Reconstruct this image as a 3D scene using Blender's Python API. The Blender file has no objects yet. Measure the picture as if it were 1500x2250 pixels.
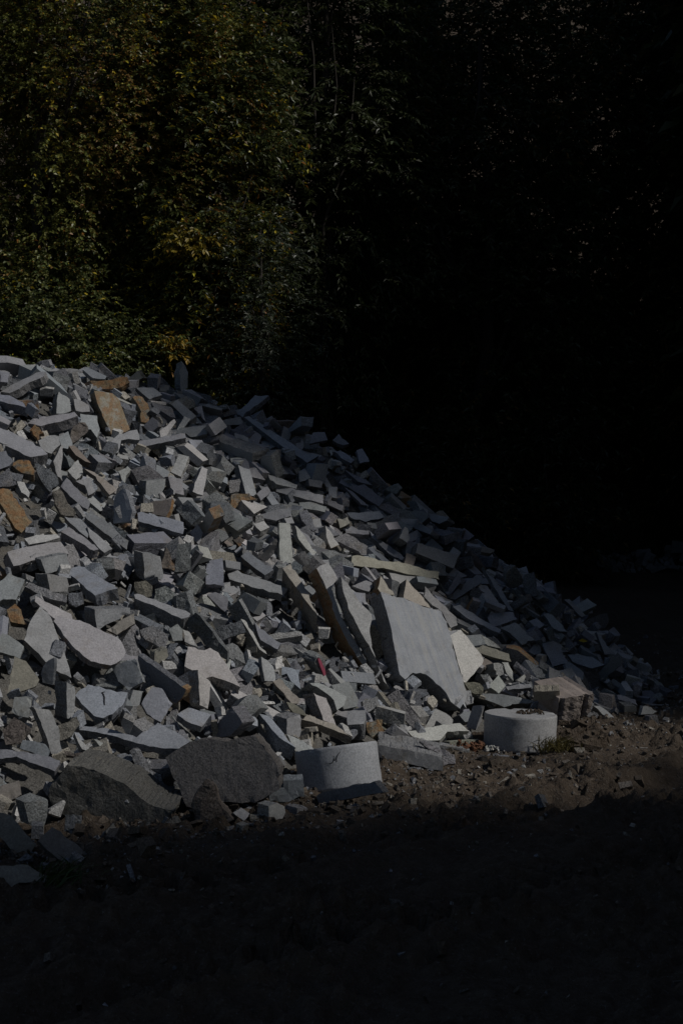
import bpy, bmesh, math
import numpy as np
from mathutils import Vector, Matrix, Quaternion

# ---------------------------------------------------------------- camera, sky, sun, exposure
SC = bpy.context.scene
COL = SC.collection
F, CH, HY = 3200.0, 2.0, 1130.0          # focal length in photo pixels, eye height, horizon row (photo is 1500 x 2250)
cam = bpy.data.objects.new("camera", bpy.data.cameras.new("camera"))
COL.objects.link(cam)
cam.location = (0, 0, CH)
cam.rotation_euler = (math.radians(90) + math.atan((HY - 1125) / F), 0, 0)
cam.data.sensor_fit = 'HORIZONTAL'
cam.data.sensor_width = 36
cam.data.lens = 36 * F / 1500
cam.data.clip_end = 600
SC.camera = cam

SUN_EL, SUN_AZ = math.radians(42), math.radians(108)   # azimuth clockwise from +Y (view direction)
SDIR = Vector((math.sin(SUN_AZ) * math.cos(SUN_EL), math.cos(SUN_AZ) * math.cos(SUN_EL), math.sin(SUN_EL)))
world = bpy.data.worlds.new("World")
SC.world = world
world.use_nodes = True
wn = world.node_tree.nodes
sky = wn.new('ShaderNodeTexSky')
sky.sky_type = 'NISHITA'
sky.sun_disc = False
sky.sun_elevation = SUN_EL
sky.sun_rotation = SUN_AZ
wn['Background'].inputs['Strength'].default_value = 0.075
world.node_tree.links.new(sky.outputs[0], wn['Background'].inputs['Color'])
sl = bpy.data.lights.new("sun", 'SUN')
sl.energy = 5.0
sl.angle = math.radians(2.0)
sl.color = (1.0, 0.955, 0.895)
sun = bpy.data.objects.new("sun", sl)
COL.objects.link(sun)
sun.rotation_euler = (-SDIR).to_track_quat('-Z', 'Y').to_euler()
SC.view_settings.view_transform = 'Standard'
SC.view_settings.look = 'None'
SC.view_settings.gamma = 1
SC.view_settings.use_curve_mapping = False
SC.view_settings.exposure = -1.32

# ---------------------------------------------------------------- numeric helpers
def hash01(ix, iy, iz, seed=0):
    n = (ix.astype(np.int64) * 374761393 + iy.astype(np.int64) * 668265263 + iz.astype(np.int64) * 2147483647 + seed * 1274126177) & 0xFFFFFFFF
    n = ((n ^ (n >> 13)) * 1274126177) & 0xFFFFFFFF
    n = ((n ^ (n >> 16)) * 2246822519) & 0xFFFFFFFF
    return ((n ^ (n >> 15)) & 0xFFFFFF) / float(0xFFFFFF)

def vnoise(p, seed=0):
    """value noise in -1..1 of an (n,3) array"""
    p = np.asarray(p, float)
    i = np.floor(p)
    f = p - i
    f = f * f * (3 - 2 * f)
    i = i.astype(np.int64)
    r = 0
    for dx in (0, 1):
        for dy in (0, 1):
            for dz in (0, 1):
                w = (f[:, 0] if dx else 1 - f[:, 0]) * (f[:, 1] if dy else 1 - f[:, 1]) * (f[:, 2] if dz else 1 - f[:, 2])
                r = r + w * hash01(i[:, 0] + dx, i[:, 1] + dy, i[:, 2] + dz, seed)
    return r * 2 - 1

def fbm(p, octv=4, seed=0):
    r, a = 0, 1.0
    p = np.asarray(p, float)
    for o in range(octv):
        r = r + a * vnoise(p * 2.03 ** o, seed + o)
        a *= .5
    return r

FOOT = np.array([(-3.2,6.2),(-2.45,8.2),(-1.95,9.2),(-1.35,9.85),(-0.4,10.7),(0.4,11.75),(1.4,13.4),(2.35,14.75),(3.35,15.7),(3.8,16.8),(3.75,18.3),(2.95,20.3),(1.1,22.2),(-1.5,23.8),(-12,26),(-14,6)])
def foot_sd(x, y):
    d = np.full(x.shape, 1e9)
    ins = np.zeros(x.shape, bool)
    n = len(FOOT)
    for i in range(n):
        a = FOOT[i]; b = FOOT[(i + 1) % n]; ab = b - a
        t = np.clip(((x - a[0]) * ab[0] + (y - a[1]) * ab[1]) / (ab @ ab), 0, 1)
        d = np.minimum(d, np.hypot(x - a[0] - t * ab[0], y - a[1] - t * ab[1]))
        c = ((a[1] > y) != (b[1] > y)) & (x < (b[0] - a[0]) * (y - a[1]) / (b[1] - a[1] + 1e-12) + a[0])
        ins ^= c
    return np.where(ins, d, -d)

def heap_h(x, y, s=.66, H=3.36):
    """height of the heap's core under the loose stones"""
    d = foot_sd(x, y)
    q = s * np.maximum(d, 0)
    k = .25
    z = np.where(q < H - k, q, np.where(q > H + k, H, q - (q - H + k) ** 2 / (4 * k)))
    z = z + .24 * np.exp(-((x + .15) ** 2 + ((y - 17.8) * .8) ** 2) / .6)
    return z + np.where(d > 0, .07 * np.minimum(1, d) * vnoise(np.stack([x * 1.1, y * 1.1, 0 * x], -1).reshape(-1, 3), 5).reshape(x.shape), 0)

def ray(px, py):
    return np.array([(px - 750) / F, 1.0, (HY - py) / F])

def heap_depth(px, py, lift=0.0):
    """distance along the view axis at which the pixel's ray meets heap or ground, raised by lift"""
    r = ray(px, py)
    y = np.arange(4.5, 32, .02)
    z = CH + r[2] * y
    s = np.maximum(heap_h(r[0] * y, y), 0) + lift
    w = np.nonzero(z <= s)[0]
    if len(w): return float(y[w[0]])
    m = (y > 12) & (y < 20)                                   # a stone on the skyline: where its ray passes closest above the heap
    return float(y[m][np.argmin((z - s)[m])])

# ---------------------------------------------------------------- scene-tree helpers
def link(o, parent=None):
    COL.objects.link(o)
    if parent is not None:
        o.parent = parent
    return o

def tag(o, label=None, cat=None, group=None, kind=None):
    if label: o['label'] = label
    if cat: o['category'] = cat
    if group: o['group'] = group
    if kind: o['kind'] = kind
    return o

def empty(name, loc, rz=0.0):
    o = bpy.data.objects.new(name, None)
    o.empty_display_size = .2
    o.location = loc
    o.rotation_euler = (0, 0, rz)
    return link(o)

def mesh_np(name, verts, faces, mat, attrs=None, smooth=False):
    """mesh from an (n,3) array and an (m,k) face array or list of lists; attrs: name -> per-face array"""
    me = bpy.data.meshes.new(name)
    v = np.asarray(verts, np.float32)
    if isinstance(faces, np.ndarray):
        k = faces.shape[1]
        li = faces.astype(np.int32).ravel()
        ls = np.arange(0, len(li), k, dtype=np.int32)
    else:
        ln = np.array([len(f) for f in faces], np.int32)
        li = np.fromiter((i for f in faces for i in f), np.int32)
        ls = (np.cumsum(ln) - ln).astype(np.int32)
    me.vertices.add(len(v))
    me.vertices.foreach_set('co', v.ravel())
    me.loops.add(len(li))
    me.loops.foreach_set('vertex_index', li)
    me.polygons.add(len(ls))
    me.polygons.foreach_set('loop_start', ls)
    me.polygons.foreach_set('use_smooth', np.full(len(ls), smooth))
    me.update(calc_edges=True)
    me.validate()
    for k_, a in (attrs or {}).items():
        a = np.asarray(a, np.float32)
        if a.ndim == 2:
            at = me.attributes.new(k_, 'FLOAT_COLOR', 'FACE')
            at.data.foreach_set('color', np.concatenate([a, np.ones((len(a), 1), np.float32)], 1).ravel())
        else:
            at = me.attributes.new(k_, 'FLOAT', 'FACE')
            at.data.foreach_set('value', a)
    if mat: me.materials.append(mat)
    return me

# ---------------------------------------------------------------- stones: convex blocks cut by planes
def polyhedron(planes):
    """planes: (m,4) n.x<=d. returns verts, faces (ordered) and the plane index of each face"""
    N, D = planes[:, :3], planes[:, 3]
    m = len(planes)
    vs, on = [], []
    for i in range(m):
        for j in range(i + 1, m):
            for k in range(j + 1, m):
                A = N[[i, j, k]]
                if abs(np.linalg.det(A)) < 1e-3: continue
                p = np.linalg.solve(A, D[[i, j, k]])
                if (N @ p <= D + 1e-6).all():
                    for q, o in zip(vs, on):
                        if np.linalg.norm(q - p) < 1e-4:
                            o.update((i, j, k)); break
                    else:
                        vs.append(p); on.append({i, j, k})
    faces, pid = [], []
    for i in range(m):
        idx = [a for a in range(len(vs)) if i in on[a]]
        if len(idx) < 3: continue
        c = np.mean([vs[a] for a in idx], 0)
        n = N[i]
        t = np.cross(n, [0, 0, 1] if abs(n[2]) < .9 else [1, 0, 0]); t /= np.linalg.norm(t)
        b = np.cross(n, t)
        idx.sort(key=lambda a: math.atan2((vs[a] - c) @ b, (vs[a] - c) @ t))
        faces.append(idx); pid.append(i)
    return np.array(vs), faces, pid

def stone_shape(seed):
    """one loose stone: verts, faces, per-face roughness (0 sawn, 1 split)"""
    r = np.random.RandomState(seed)
    kind = r.choice(['bar', 'block', 'plate', 'wedge', 'chunk'], p=[.34, .30, .13, .11, .12])
    if kind == 'bar': L, W, T = r.uniform(.34, .68), r.uniform(.12, .2), r.uniform(.09, .15)
    elif kind == 'block': L, W, T = r.uniform(.17, .30), r.uniform(.14, .21), r.uniform(.12, .18)
    elif kind == 'plate': L, W, T = r.uniform(.30, .52), r.uniform(.2, .34), r.uniform(.05, .09)
    elif kind == 'wedge': L, W, T = r.uniform(.28, .5), r.uniform(.18, .28), r.uniform(.09, .15)
    else: L, W, T = r.uniform(.2, .36), r.uniform(.17, .27), r.uniform(.13, .22)
    pl, rough = [], []
    jit = {'bar': .07, 'block': .10, 'plate': .10, 'wedge': .12, 'chunk': .28}[kind]
    for ax, s in ((0, L), (1, W), (2, T)):
        for sg in (-1, 1):
            n = np.zeros(3); n[ax] = sg
            n += r.uniform(-jit, jit, 3) * (1.6 if ax == 0 else 1); n /= np.linalg.norm(n)
            pl.append(np.append(n, s / 2))
            rough.append(1.0 if kind == 'chunk' else float(r.rand() < (.85 if ax == 0 else .55 if ax == 1 else .3)))
    ncut = {'bar': 1, 'block': 1, 'plate': 3, 'wedge': 2, 'chunk': 5}[kind]
    for c in range(ncut):
        n = r.normal(size=3)
        if kind in ('plate',): n[2] *= .25
        if kind == 'wedge' and c == 0: n = np.array([r.uniform(.3, .8) * r.choice([-1, 1]), r.choice([-1, 1]) * .9, r.uniform(-.2, .2)])
        n /= np.linalg.norm(n)
        sup = abs(n[0]) * L / 2 + abs(n[1]) * W / 2 + abs(n[2]) * T / 2
        pl.append(np.append(n, sup * r.uniform(.55 if kind != 'wedge' else .2, .86)))
        rough.append(float(r.rand() < .7))
    v, f, pid = polyhedron(np.array(pl))
    return v, f, [rough[i] for i in pid], kind

def roughen(v, faces, rough, cell=.06, amp=.006, seed=0, big=0.0):
    """subdivide and break up the surface; returns verts, triangles, source face of each"""
    bm = bmesh.new()
    bv = [bm.verts.new(p) for p in v]
    lay = bm.faces.layers.int.new('src')
    for i, f in enumerate(faces):
        try:
            bf = bm.faces.new([bv[a] for a in f]); bf[lay] = i
        except ValueError:
            pass
    bmesh.ops.recalc_face_normals(bm, faces=bm.faces[:])
    bmesh.ops.triangulate(bm, faces=bm.faces[:])
    for it in range(4):
        es = [e for e in bm.edges if e.calc_length() > cell * 1.35]
        if not es: break
        bmesh.ops.subdivide_edges(bm, edges=es, cuts=1)
        bmesh.ops.triangulate(bm, faces=[q for q in bm.faces if len(q.verts) > 3])
    bm.normal_update()
    bm.verts.index_update()
    n = len(bm.verts)
    co = np.array([q.co[:] for q in bm.verts])
    no = np.array([q.normal[:] for q in bm.verts])
    w = np.zeros(n); edge = np.zeros(n)
    for q in bm.verts:
        src = {a[lay] for a in q.link_faces}
        w[q.index] = np.mean([rough[s] for s in src]) if src else 0
        edge[q.index] = len(src) > 1
    d = fbm(co / .055 + seed * 7.3, 3, seed) * amp * w * 1.5
    if big: d = fbm(co / .24 + seed * 3.1, 3, seed) * big * w + d * .55
    d += edge * (-np.abs(vnoise(co / .035 + 3.1, seed + 9)) ** 2 * amp * 1.9 * (.45 + w))
    d += edge * w * vnoise(co / .09, seed + 4) * amp * 1.2
    co = co + no * d[:, None]
    tri = np.array([[q.index for q in a.verts] for a in bm.faces])
    src = np.array([a[lay] for a in bm.faces])
    bm.free()
    return co, tri, src
# ---------------------------------------------------------------- stones traced from the photograph, each a solid with its own distance, size and thickness
REG = {'A': (0, 780, 1/3), 'B': (400, 850, 1/3), 'C': (0, 1250, 1/3), 'D': (400, 1250, 1/3), 'E': (750, 1150, 1/3),
       'F': (1000, 1150, 1/3), 'G': (0, 1600, 1/3), 'H': (450, 1550, 550/1500), 'P': (0, 0, 1)}
TINT = {'g': (.30, .307, .32), 'b': (.27, .293, .33), 'w': (.42, .42, .415), 's': (.35, .37, .405), 'p': (.40, .375, .32), 'm': (.19, .185, .177), 't': (.325, .305, .265), 'o': (.265, .255, .21),
        'd': (.20, .212, .235), 'k': (.32, .285, .262), 'n': (.20, .178, .158)}
KIND = {'slab': 'granite_slab', 'bar': 'granite_bar', 'block': 'granite_block', 'chunk': 'granite_chunk', 'wedge': 'granite_wedge', 'plate': 'granite_slab', 'boulder': 'granite_boulder'}

def parse_heroes(txt):
    out = []
    for ln in txt.strip().split('\n'):
        kind, reg, pts, side, k, opt, label = ln.split('|')
        ox, oy, s = REG[reg]
        P = np.array([[float(a) for a in q.split(',')] for q in pts.split()]) * s + (ox, oy)
        sv = np.array([float(a) for a in side.split(',')]) * s
        o = {}
        for w in opt.split():
            a, b = w.split('=') if '=' in w else (w, '1')
            o[a] = b if a == 't' else float(b)
        out.append((kind, P, sv, float(k), o, label))
    return out

def hero_mesh(i, h):
    """returns base point, verts (relative to it), triangles, rough, rust, tint arrays"""
    kind, P, sv, k, o, label = h
    rr = np.random.RandomState(500 + i)
    c = P.mean(0)
    if 'D' in o:
        d = o['D']
    elif o.get('G'):
        pyb = max(P[:, 1].max(), (P[:, 1] + sv[1]).max())
        d = F * CH / (pyb - HY) + .04
    else:
        d = heap_depth(c[0], c[1], .16)
        if d is None: d = 20.
    d += o.get('dz', 0)
    lat = np.array([sv[0] * d / F, 0, -sv[1] * d / F])
    L = np.linalg.norm(lat)
    T = o.get('T', 0) or L / math.sqrt(1 - k * k)
    T = max(T, .05)
    e = lat + np.array([0, math.sqrt(max(T * T - L * L, (.3 * T) ** 2)), 0])
    n = -e / np.linalg.norm(e)
    r0 = ray(*c)
    C0 = np.array([0, 0, CH])
    P0 = C0 + r0 * d
    # finer, slightly broken outline
    Q = []
    m = len(P)
    for a in range(m):
        p, q = P[a], P[(a + 1) % m]
        Q.append(p)
        ln = np.linalg.norm(q - p)
        ns = int(ln // 14)
        nn = np.array([q[1] - p[1], p[0] - q[0]]) / (ln + 1e-9)
        for b in range(1, ns + 1):
            t = (b + rr.uniform(-.25, .25)) / (ns + 1)
            Q.append(p + (q - p) * t + nn * rr.normal() * (1.3 if 'R' in o else .8))
    Q = np.array(Q)
    R = np.stack([(Q[:, 0] - 750) / F, np.ones(len(Q)), (HY - Q[:, 1]) / F], 1)
    t = (n @ (P0 - C0)) / (R @ n)
    fr = C0 + R * t[:, None]
    shrink = .97 if kind != 'boulder' else .93
    fc = fr.mean(0)
    bk = fc + (fr - fc) * shrink + e
    nq = len(Q)
    V = np.concatenate([fr, bk])
    Fc = [list(range(nq)), list(range(2 * nq - 1, nq - 1, -1))]
    rough = [o.get('R', 0), 0.]
    rust = [o.get('r', 0), 0.]
    for a in range(nq):
        b = (a + 1) % nq
        Fc.append([a, b, nq + b, nq + a])
        rough.append(o.get('rs', .8))
        x = o.get('rr', o.get('r', 0) * .7)
        if 're' in o and (Q[a, 0] + Q[b, 0]) / 2 > P[:, 0].max() - 24 and Q[a,1] > P[:, 1].mean(): x = 1.
        rust.append(x)
    base = np.array([V[:, 0].mean(), V[:, 1].mean(), V[:, 2].min()])
    size = np.ptp(V, axis=0).max()
    co, tri, src = roughen(V - base, Fc, rough, cell=o.get('c', .05 if size < .9 else .06), amp=.007, seed=i, big=o.get('big', .03 if kind == 'boulder' else 0))
    if 'gr' in o:                                              # half round drill grooves down the split face
        for (x0, y0, x1, y1) in ((1233.5, 1540, 1226.5, 1598), (1287, 1533, 1278, 1581)):
            W = co + base
            px = 750 + F * W[:, 0] / W[:, 1]; py = HY - F * (W[:, 2] - CH) / W[:, 1]
            t = np.clip((py - y0) / (y1 - y0), 0, 1)
            k = np.exp(-((px - (x0 + (x1 - x0) * t)) / 4.2) ** 4)
            co = co - n * (k * .05)[:, None] * (np.abs((W - P0) @ n) < .06)[:, None]
    tint = np.array(TINT[o.get('t', 'g')]) * rr.uniform(.86, 1.12) * (1 + rr.uniform(-.03, .03, 3))
    rough, rust = np.array(rough)[src], np.array(rust)[src]
    tt = np.repeat(tint[None], len(tri), 0) * np.where(rough > .5, .60, 1.)[:, None]
    return base, co, tri, rough, rust, tt, n, fr

# ---------------------------------------------------------------- loose stones between them
SHAPES = [stone_shape(100 + i) for i in range(60)]
def filler_mesh(j, si, s):
    v, f, ro, kind = SHAPES[si]
    rr = np.random.RandomState(9000 + j)
    co, tri, src = roughen(v * s, f, ro, cell=.07, amp=.006, seed=j % 97)
    tk = rr.choice(['g', 'b', 'w', 'd', 't', 'o', 'n'], p=[.42, .20, .1, .235, .015, .015, .015])
    tint = np.array(TINT[tk]) * rr.uniform(.74, 1.15) * (1 + rr.uniform(-.035, .035, 3))
    rough = np.array(ro)[src]
    nf = len(f)
    rf = (rr.rand(nf) < .5) * rr.uniform(.3, 1) if rr.rand() < (.6 if tk in 'tn' else .04) else np.zeros(nf)
    tt = np.repeat(tint[None], len(tri), 0) * np.where(rough > .5, .60, 1.)[:, None]
    return co, tri, rough, rf[src], tt, tk, kind
# ---------------------------------------------------------------- materials
def new_mat(name):
    m = bpy.data.materials.new(name)
    m.use_nodes = True
    nt = m.node_tree
    b = nt.nodes['Principled BSDF']
    return m, nt, b

def nd(nt, typ, **kw):
    n = nt.nodes.new(typ)
    for k, v in kw.items():
        if k in n.inputs: n.inputs[k].default_value = v
        else: setattr(n, k, v)
    return n

def math_(nt, op, a, b=None, c=None, clamp=False):
    n = nt.nodes.new('ShaderNodeMath'); n.operation = op; n.use_clamp = clamp
    for i, x in enumerate((a, b, c)):
        if x is None: continue
        if isinstance(x, (int, float)): n.inputs[i].default_value = x
        else: nt.links.new(x, n.inputs[i])
    return n.outputs[0]

def mixc(nt, f, a, b, mode='MIX'):
    n = nt.nodes.new('ShaderNodeMix'); n.data_type = 'RGBA'; n.blend_type = mode
    for s, x in ((n.inputs[0], f), (n.inputs[6], a), (n.inputs[7], b)):
        if isinstance(x, (int, float)): s.default_value = x
        elif isinstance(x, tuple): s.default_value = (*x, 1) if len(x) == 3 else x
        else: nt.links.new(x, s)
    return n.outputs[2]

def ramp(nt, fac, lo, hi):
    n = nd(nt, 'ShaderNodeMapRange', **{'From Min': lo, 'From Max': hi})
    n.interpolation_type = 'SMOOTHSTEP'
    nt.links.new(fac, n.inputs['Value'])
    return n.outputs['Result']

def noise(nt, vec, scale, detail=2, rough=.5):
    n = nd(nt, 'ShaderNodeTexNoise', Scale=scale, Detail=detail, Roughness=rough)
    nt.links.new(vec, n.inputs['Vector'])
    return n.outputs['Fac']

def granite(name, streak=False):
    m, nt, b = new_mat(name)
    L = nt.links
    tc = nd(nt, 'ShaderNodeTexCoord'); oi = nd(nt, 'ShaderNodeObjectInfo')
    off = nd(nt, 'ShaderNodeVectorMath', operation='ADD')
    L.new(tc.outputs['Object'], off.inputs[0])
    sc_ = nd(nt, 'ShaderNodeVectorMath', operation='SCALE'); sc_.inputs[3].default_value = 37.
    comb = nd(nt, 'ShaderNodeCombineXYZ')
    L.new(oi.outputs['Random'], comb.inputs[0]); L.new(oi.outputs['Random'], comb.inputs[2])
    L.new(comb.outputs[0], sc_.inputs[0]); L.new(sc_.outputs[0], off.inputs[1])
    v = off.outputs[0]
    at = nd(nt, 'ShaderNodeAttribute', attribute_name='tint')
    ar = nd(nt, 'ShaderNodeAttribute', attribute_name='rough')
    au = nd(nt, 'ShaderNodeAttribute', attribute_name='rust')
    grain = noise(nt, v, 75, 2, .7)
    fine = noise(nt, v, 260, 1, .6)
    blot = noise(nt, v, 7, 3, .6)
    g = math_(nt, 'MULTIPLY_ADD', grain, 2.4, -.2)
    g = math_(nt, 'MULTIPLY', g, math_(nt, 'MULTIPLY_ADD', fine, .9, .55))
    amt = math_(nt, 'MULTIPLY_ADD', ar.outputs['Fac'], .85 if not streak else 1.1, .5 if not streak else .25)
    g = math_(nt, 'ADD', 1.0, math_(nt, 'MULTIPLY', math_(nt, 'SUBTRACT', g, 1.0), amt))
    g = math_(nt, 'MULTIPLY', g, math_(nt, 'MULTIPLY_ADD', blot, .5, .75))
    vm = nd(nt, 'ShaderNodeVectorMath', operation='SCALE')
    L.new(at.outputs['Color'], vm.inputs[0]); L.new(g, vm.inputs[3])
    col = vm.outputs[0]
    rn = noise(nt, v, 9, 4, .65)
    thr = math_(nt, 'MULTIPLY_ADD', au.outputs['Fac'], -.5, .78)
    d = math_(nt, 'MULTIPLY', math_(nt, 'SUBTRACT', rn, thr), 9, clamp=True)
    d = math_(nt, 'MULTIPLY', d, math_(nt, 'MULTIPLY', au.outputs['Fac'], 1.2, clamp=True))
    rc = mixc(nt, ramp(nt, noise(nt, v, 16, 3), .35, .65), (.30, .155, .06), (.27, .20, .11))
    rc = mixc(nt, ramp(nt, grain, .4, .62), mixc(nt, .35, rc, (.03, .02, .012)), rc)
    col = mixc(nt, math_(nt, 'MULTIPLY', d, .85), col, rc)
    # mud and dust in faint patches
    dirt = ramp(nt, noise(nt, v, 4.3, 5, .7), .54, .74)
    col = mixc(nt, math_(nt, 'MULTIPLY', dirt, .5), col, (.17, .145, .11))
    if streak:
        sep = nd(nt, 'ShaderNodeSeparateXYZ')
        L.new(tc.outputs['Object'], sep.inputs[0])
        lean = math_(nt, 'MULTIPLY_ADD', sep.outputs[2], .36, sep.outputs[0])
        line = nd(nt, 'ShaderNodeCombineXYZ')
        L.new(math_(nt, 'MULTIPLY', lean, 11.), line.inputs[0])
        L.new(math_(nt, 'MULTIPLY', sep.outputs[2], .9), line.inputs[2])
        st = noise(nt, line.outputs[0], 2.2, 4, .65)
        flat = math_(nt, 'SUBTRACT', 1, ar.outputs['Fac'])
        col = mixc(nt, math_(nt, 'MULTIPLY', ramp(nt, st, .48, .64), math_(nt, 'MULTIPLY', flat, .34)), col, (.42, .41, .37))
        col = mixc(nt, math_(nt, 'MULTIPLY', ramp(nt, st, .48, .34), math_(nt, 'MULTIPLY', flat, .3)), col, (.15, .165, .19))
    L.new(col, b.inputs['Base Color'])
    b.inputs['Roughness'].default_value = .72
    b.inputs['Specular IOR Level'].default_value = .28
    bp = nd(nt, 'ShaderNodeBump', Distance=.012)
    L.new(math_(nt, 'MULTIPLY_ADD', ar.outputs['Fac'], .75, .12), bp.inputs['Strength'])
    hgt = math_(nt, 'ADD', math_(nt, 'MULTIPLY', noise(nt, v, 42, 4, .7), .8), math_(nt, 'MULTIPLY', grain, .35))
    L.new(hgt, bp.inputs['Height'])
    L.new(bp.outputs[0], b.inputs['Normal'])
    return m

M_GRANITE = granite('granite')
M_STREAK = granite('sawn_granite', True)

def simple(name, col, rough=.8, spec=.2):
    m, nt, b = new_mat(name)
    b.inputs['Base Color'].default_value = (*col, 1)
    b.inputs['Roughness'].default_value = rough
    b.inputs['Specular IOR Level'].default_value = spec
    return m

def mud_mat():
    m, nt, b = new_mat('mud')
    L = nt.links
    v = nd(nt, 'ShaderNodeTexCoord').outputs['Object']
    a = noise(nt, v, 1.1, 5, .6); c = noise(nt, v, 14, 5, .7); f = noise(nt, v, 60, 3, .7)
    col = mixc(nt, ramp(nt, a, .35, .65), (.070, .054, .040), (.094, .073, .055))
    col = mixc(nt, ramp(nt, c, .42, .7), col, (.115, .093, .073))
    col = mixc(nt, math_(nt, 'MULTIPLY', ramp(nt, f, .58, .72), .7), col, (.20, .19, .175))
    col = mixc(nt, math_(nt, 'MULTIPLY', ramp(nt, f, .45, .3), .6), col, (.03, .024, .018))
    L.new(col, b.inputs['Base Color'])
    b.inputs['Roughness'].default_value = .85
    b.inputs['Specular IOR Level'].default_value = .15
    bp = nd(nt, 'ShaderNodeBump', Strength=1.0, Distance=.045)
    L.new(math_(nt, 'ADD', c, math_(nt, 'MULTIPLY', f, .5)), bp.inputs['Height'])
    L.new(bp.outputs[0], b.inputs['Normal'])
    return m
M_MUD = mud_mat()

def leaf_mat(name, spec=.35):
    m, nt, b = new_mat(name)
    L = nt.links
    at = nd(nt, 'ShaderNodeAttribute', attribute_name='tint')
    L.new(at.outputs['Color'], b.inputs['Base Color'])
    b.inputs['Roughness'].default_value = .42
    b.inputs['Specular IOR Level'].default_value = spec
    tr = nd(nt, 'ShaderNodeBsdfTranslucent')
    L.new(at.outputs['Color'], tr.inputs['Color'])
    mx = nd(nt, 'ShaderNodeMixShader'); mx.inputs[0].default_value = .22
    L.new(b.outputs[0], mx.inputs[1]); L.new(tr.outputs[0], mx.inputs[2])
    L.new(mx.outputs[0], nt.nodes['Material Output'].inputs['Surface'])
    return m
M_LEAF = leaf_mat('leaf')

def bark_mat():
    m, nt, b = new_mat('bark')
    v = nd(nt, 'ShaderNodeTexCoord').outputs['Object']
    mp = nd(nt, 'ShaderNodeMapping'); mp.inputs['Scale'].default_value = (1, 1, .15)
    nt.links.new(v, mp.inputs['Vector'])
    n = noise(nt, mp.outputs[0], 30, 4, .7)
    nt.links.new(mixc(nt, n, (.022, .018, .014), (.06, .05, .04)), b.inputs['Base Color'])
    b.inputs['Roughness'].default_value = .9
    bp = nd(nt, 'ShaderNodeBump', Strength=.8, Distance=.03); nt.links.new(n, bp.inputs['Height']); nt.links.new(bp.outputs[0], b.inputs['Normal'])
    return m
M_BARK = bark_mat()

# ---------------------------------------------------------------- ground: one sheet, ruts and clods modelled where the photo shows them
def ground_z(x, y):
    """height of the yard: ruts, tread prints, clods, a rise towards the wood and the wooded hillside"""
    p = np.stack([x, y, 0 * x], -1).reshape(-1, 3)
    z = .05 * fbm(p * .8, 3, 21) + .035 * fbm(p * 3.1, 3, 31)
    cl = fbm(p * 9.0, 3, 41)
    z = z + .070 * np.maximum(np.abs(cl) - .12, 0) * np.clip(.6 + fbm(p * 1.3, 2, 55), 0, 1.3)
    z = z + .013 * fbm(p * 24., 2, 61)
    z = z.reshape(x.shape)
    # two tyre tracks curving past the heap towards the right
    for (ax, ay, bx, by, wid, dep) in ((-.6, 8.1, 4.6, 13.6, .24, .09), (.5, 7.3, 5.6, 12.6, .24, .09), (1.8, 5.6, 7., 10.6, .24, .07)):
        dx, dy = bx - ax, by - ay; ln = math.hypot(dx, dy); dx /= ln; dy /= ln
        s = (x - ax) * dx + (y - ay) * dy
        q = -(x - ax) * dy + (y - ay) * dx + .25 * np.sin(s * .5)
        m = np.exp(-(q / wid) ** 4)
        z = z - m * dep + .05 * np.exp(-((np.abs(q) - wid * 1.35) / .11) ** 2)
        lug = ((s / .23 + np.sign(q) * .3 + np.abs(q) * 2.2) % 1.0)
        z = z + m * np.where(lug < .45, .11, 0) * np.clip(.7 + vnoise(np.stack([x * 1.7, y * 1.7, 0 * x], -1).reshape(-1, 3), 77).reshape(x.shape), 0, 1)
    amp = np.clip((y - 3) / 3, 0, 1) * np.clip((60 - y) / 30, .3, 1)
    z = z * amp
    z = z - (.05 + .6 * np.maximum(z, 0)) * np.exp(-((x - 1.5) ** 2 / .3 + (y - 12.2) ** 2 / .35)) - .03 * np.exp(-((x - 1.0) ** 2 / .5 + (y - 11.4) ** 2 / .3))
    inside = np.clip(foot_sd(x, y) / .6, 0, 1)
    z = z * (1 - .7 * inside)
    z = z + .055 * np.maximum(y - 22, 0) * np.clip((y - 22) / 6, 0, 1)
    z = z + np.where(y > 38, .95 * (y - 38) * np.clip((y - 38) / 8, 0, 1), 0)
    return z

def grid(lo, hi, fa, fb, fine, grow=1.22, mx=18.):
    a = list(np.arange(fa, fb + 1e-6, fine))
    s = fine
    while a[-1] < hi: s = min(s * grow, mx); a.append(a[-1] + s)
    s = fine
    while a[0] > lo: s = min(s * grow, mx); a.insert(0, a[0] - s)
    return np.array(a)
gx = grid(-160, 160, -2.6, 5.4, .028)
gy = np.concatenate([grid(-120, 5.2, 5.2 - .05, 5.2, .05)[:-1], np.arange(5.2, 13.2, .024), grid(13.2, 62, 13.2, 17, .035, 1.05, 1.2)[0:]])
gy = np.unique(np.round(gy, 4)); gy = gy[gy <= 62]
GX, GY = np.meshgrid(gx, gy)
GZ = ground_z(GX, GY)
nx_ = len(gx)
I_ = np.arange((len(gy) - 1) * (nx_ - 1)); r_, c_ = I_ // (nx_ - 1), I_ % (nx_ - 1); q_ = r_ * nx_ + c_
g_ob = link(bpy.data.objects.new('ground', mesh_np('ground', np.stack([GX, GY, GZ], -1).reshape(-1, 3), np.stack([q_, q_ + 1, q_ + nx_ + 1, q_ + nx_], 1), M_MUD, smooth=True)))
tag(g_ob, 'dark rutted mud of the stone yard', kind='structure')

def gz1(x, y):
    return float(ground_z(np.array([[x]], float), np.array([[y]], float))[0, 0])

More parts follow.
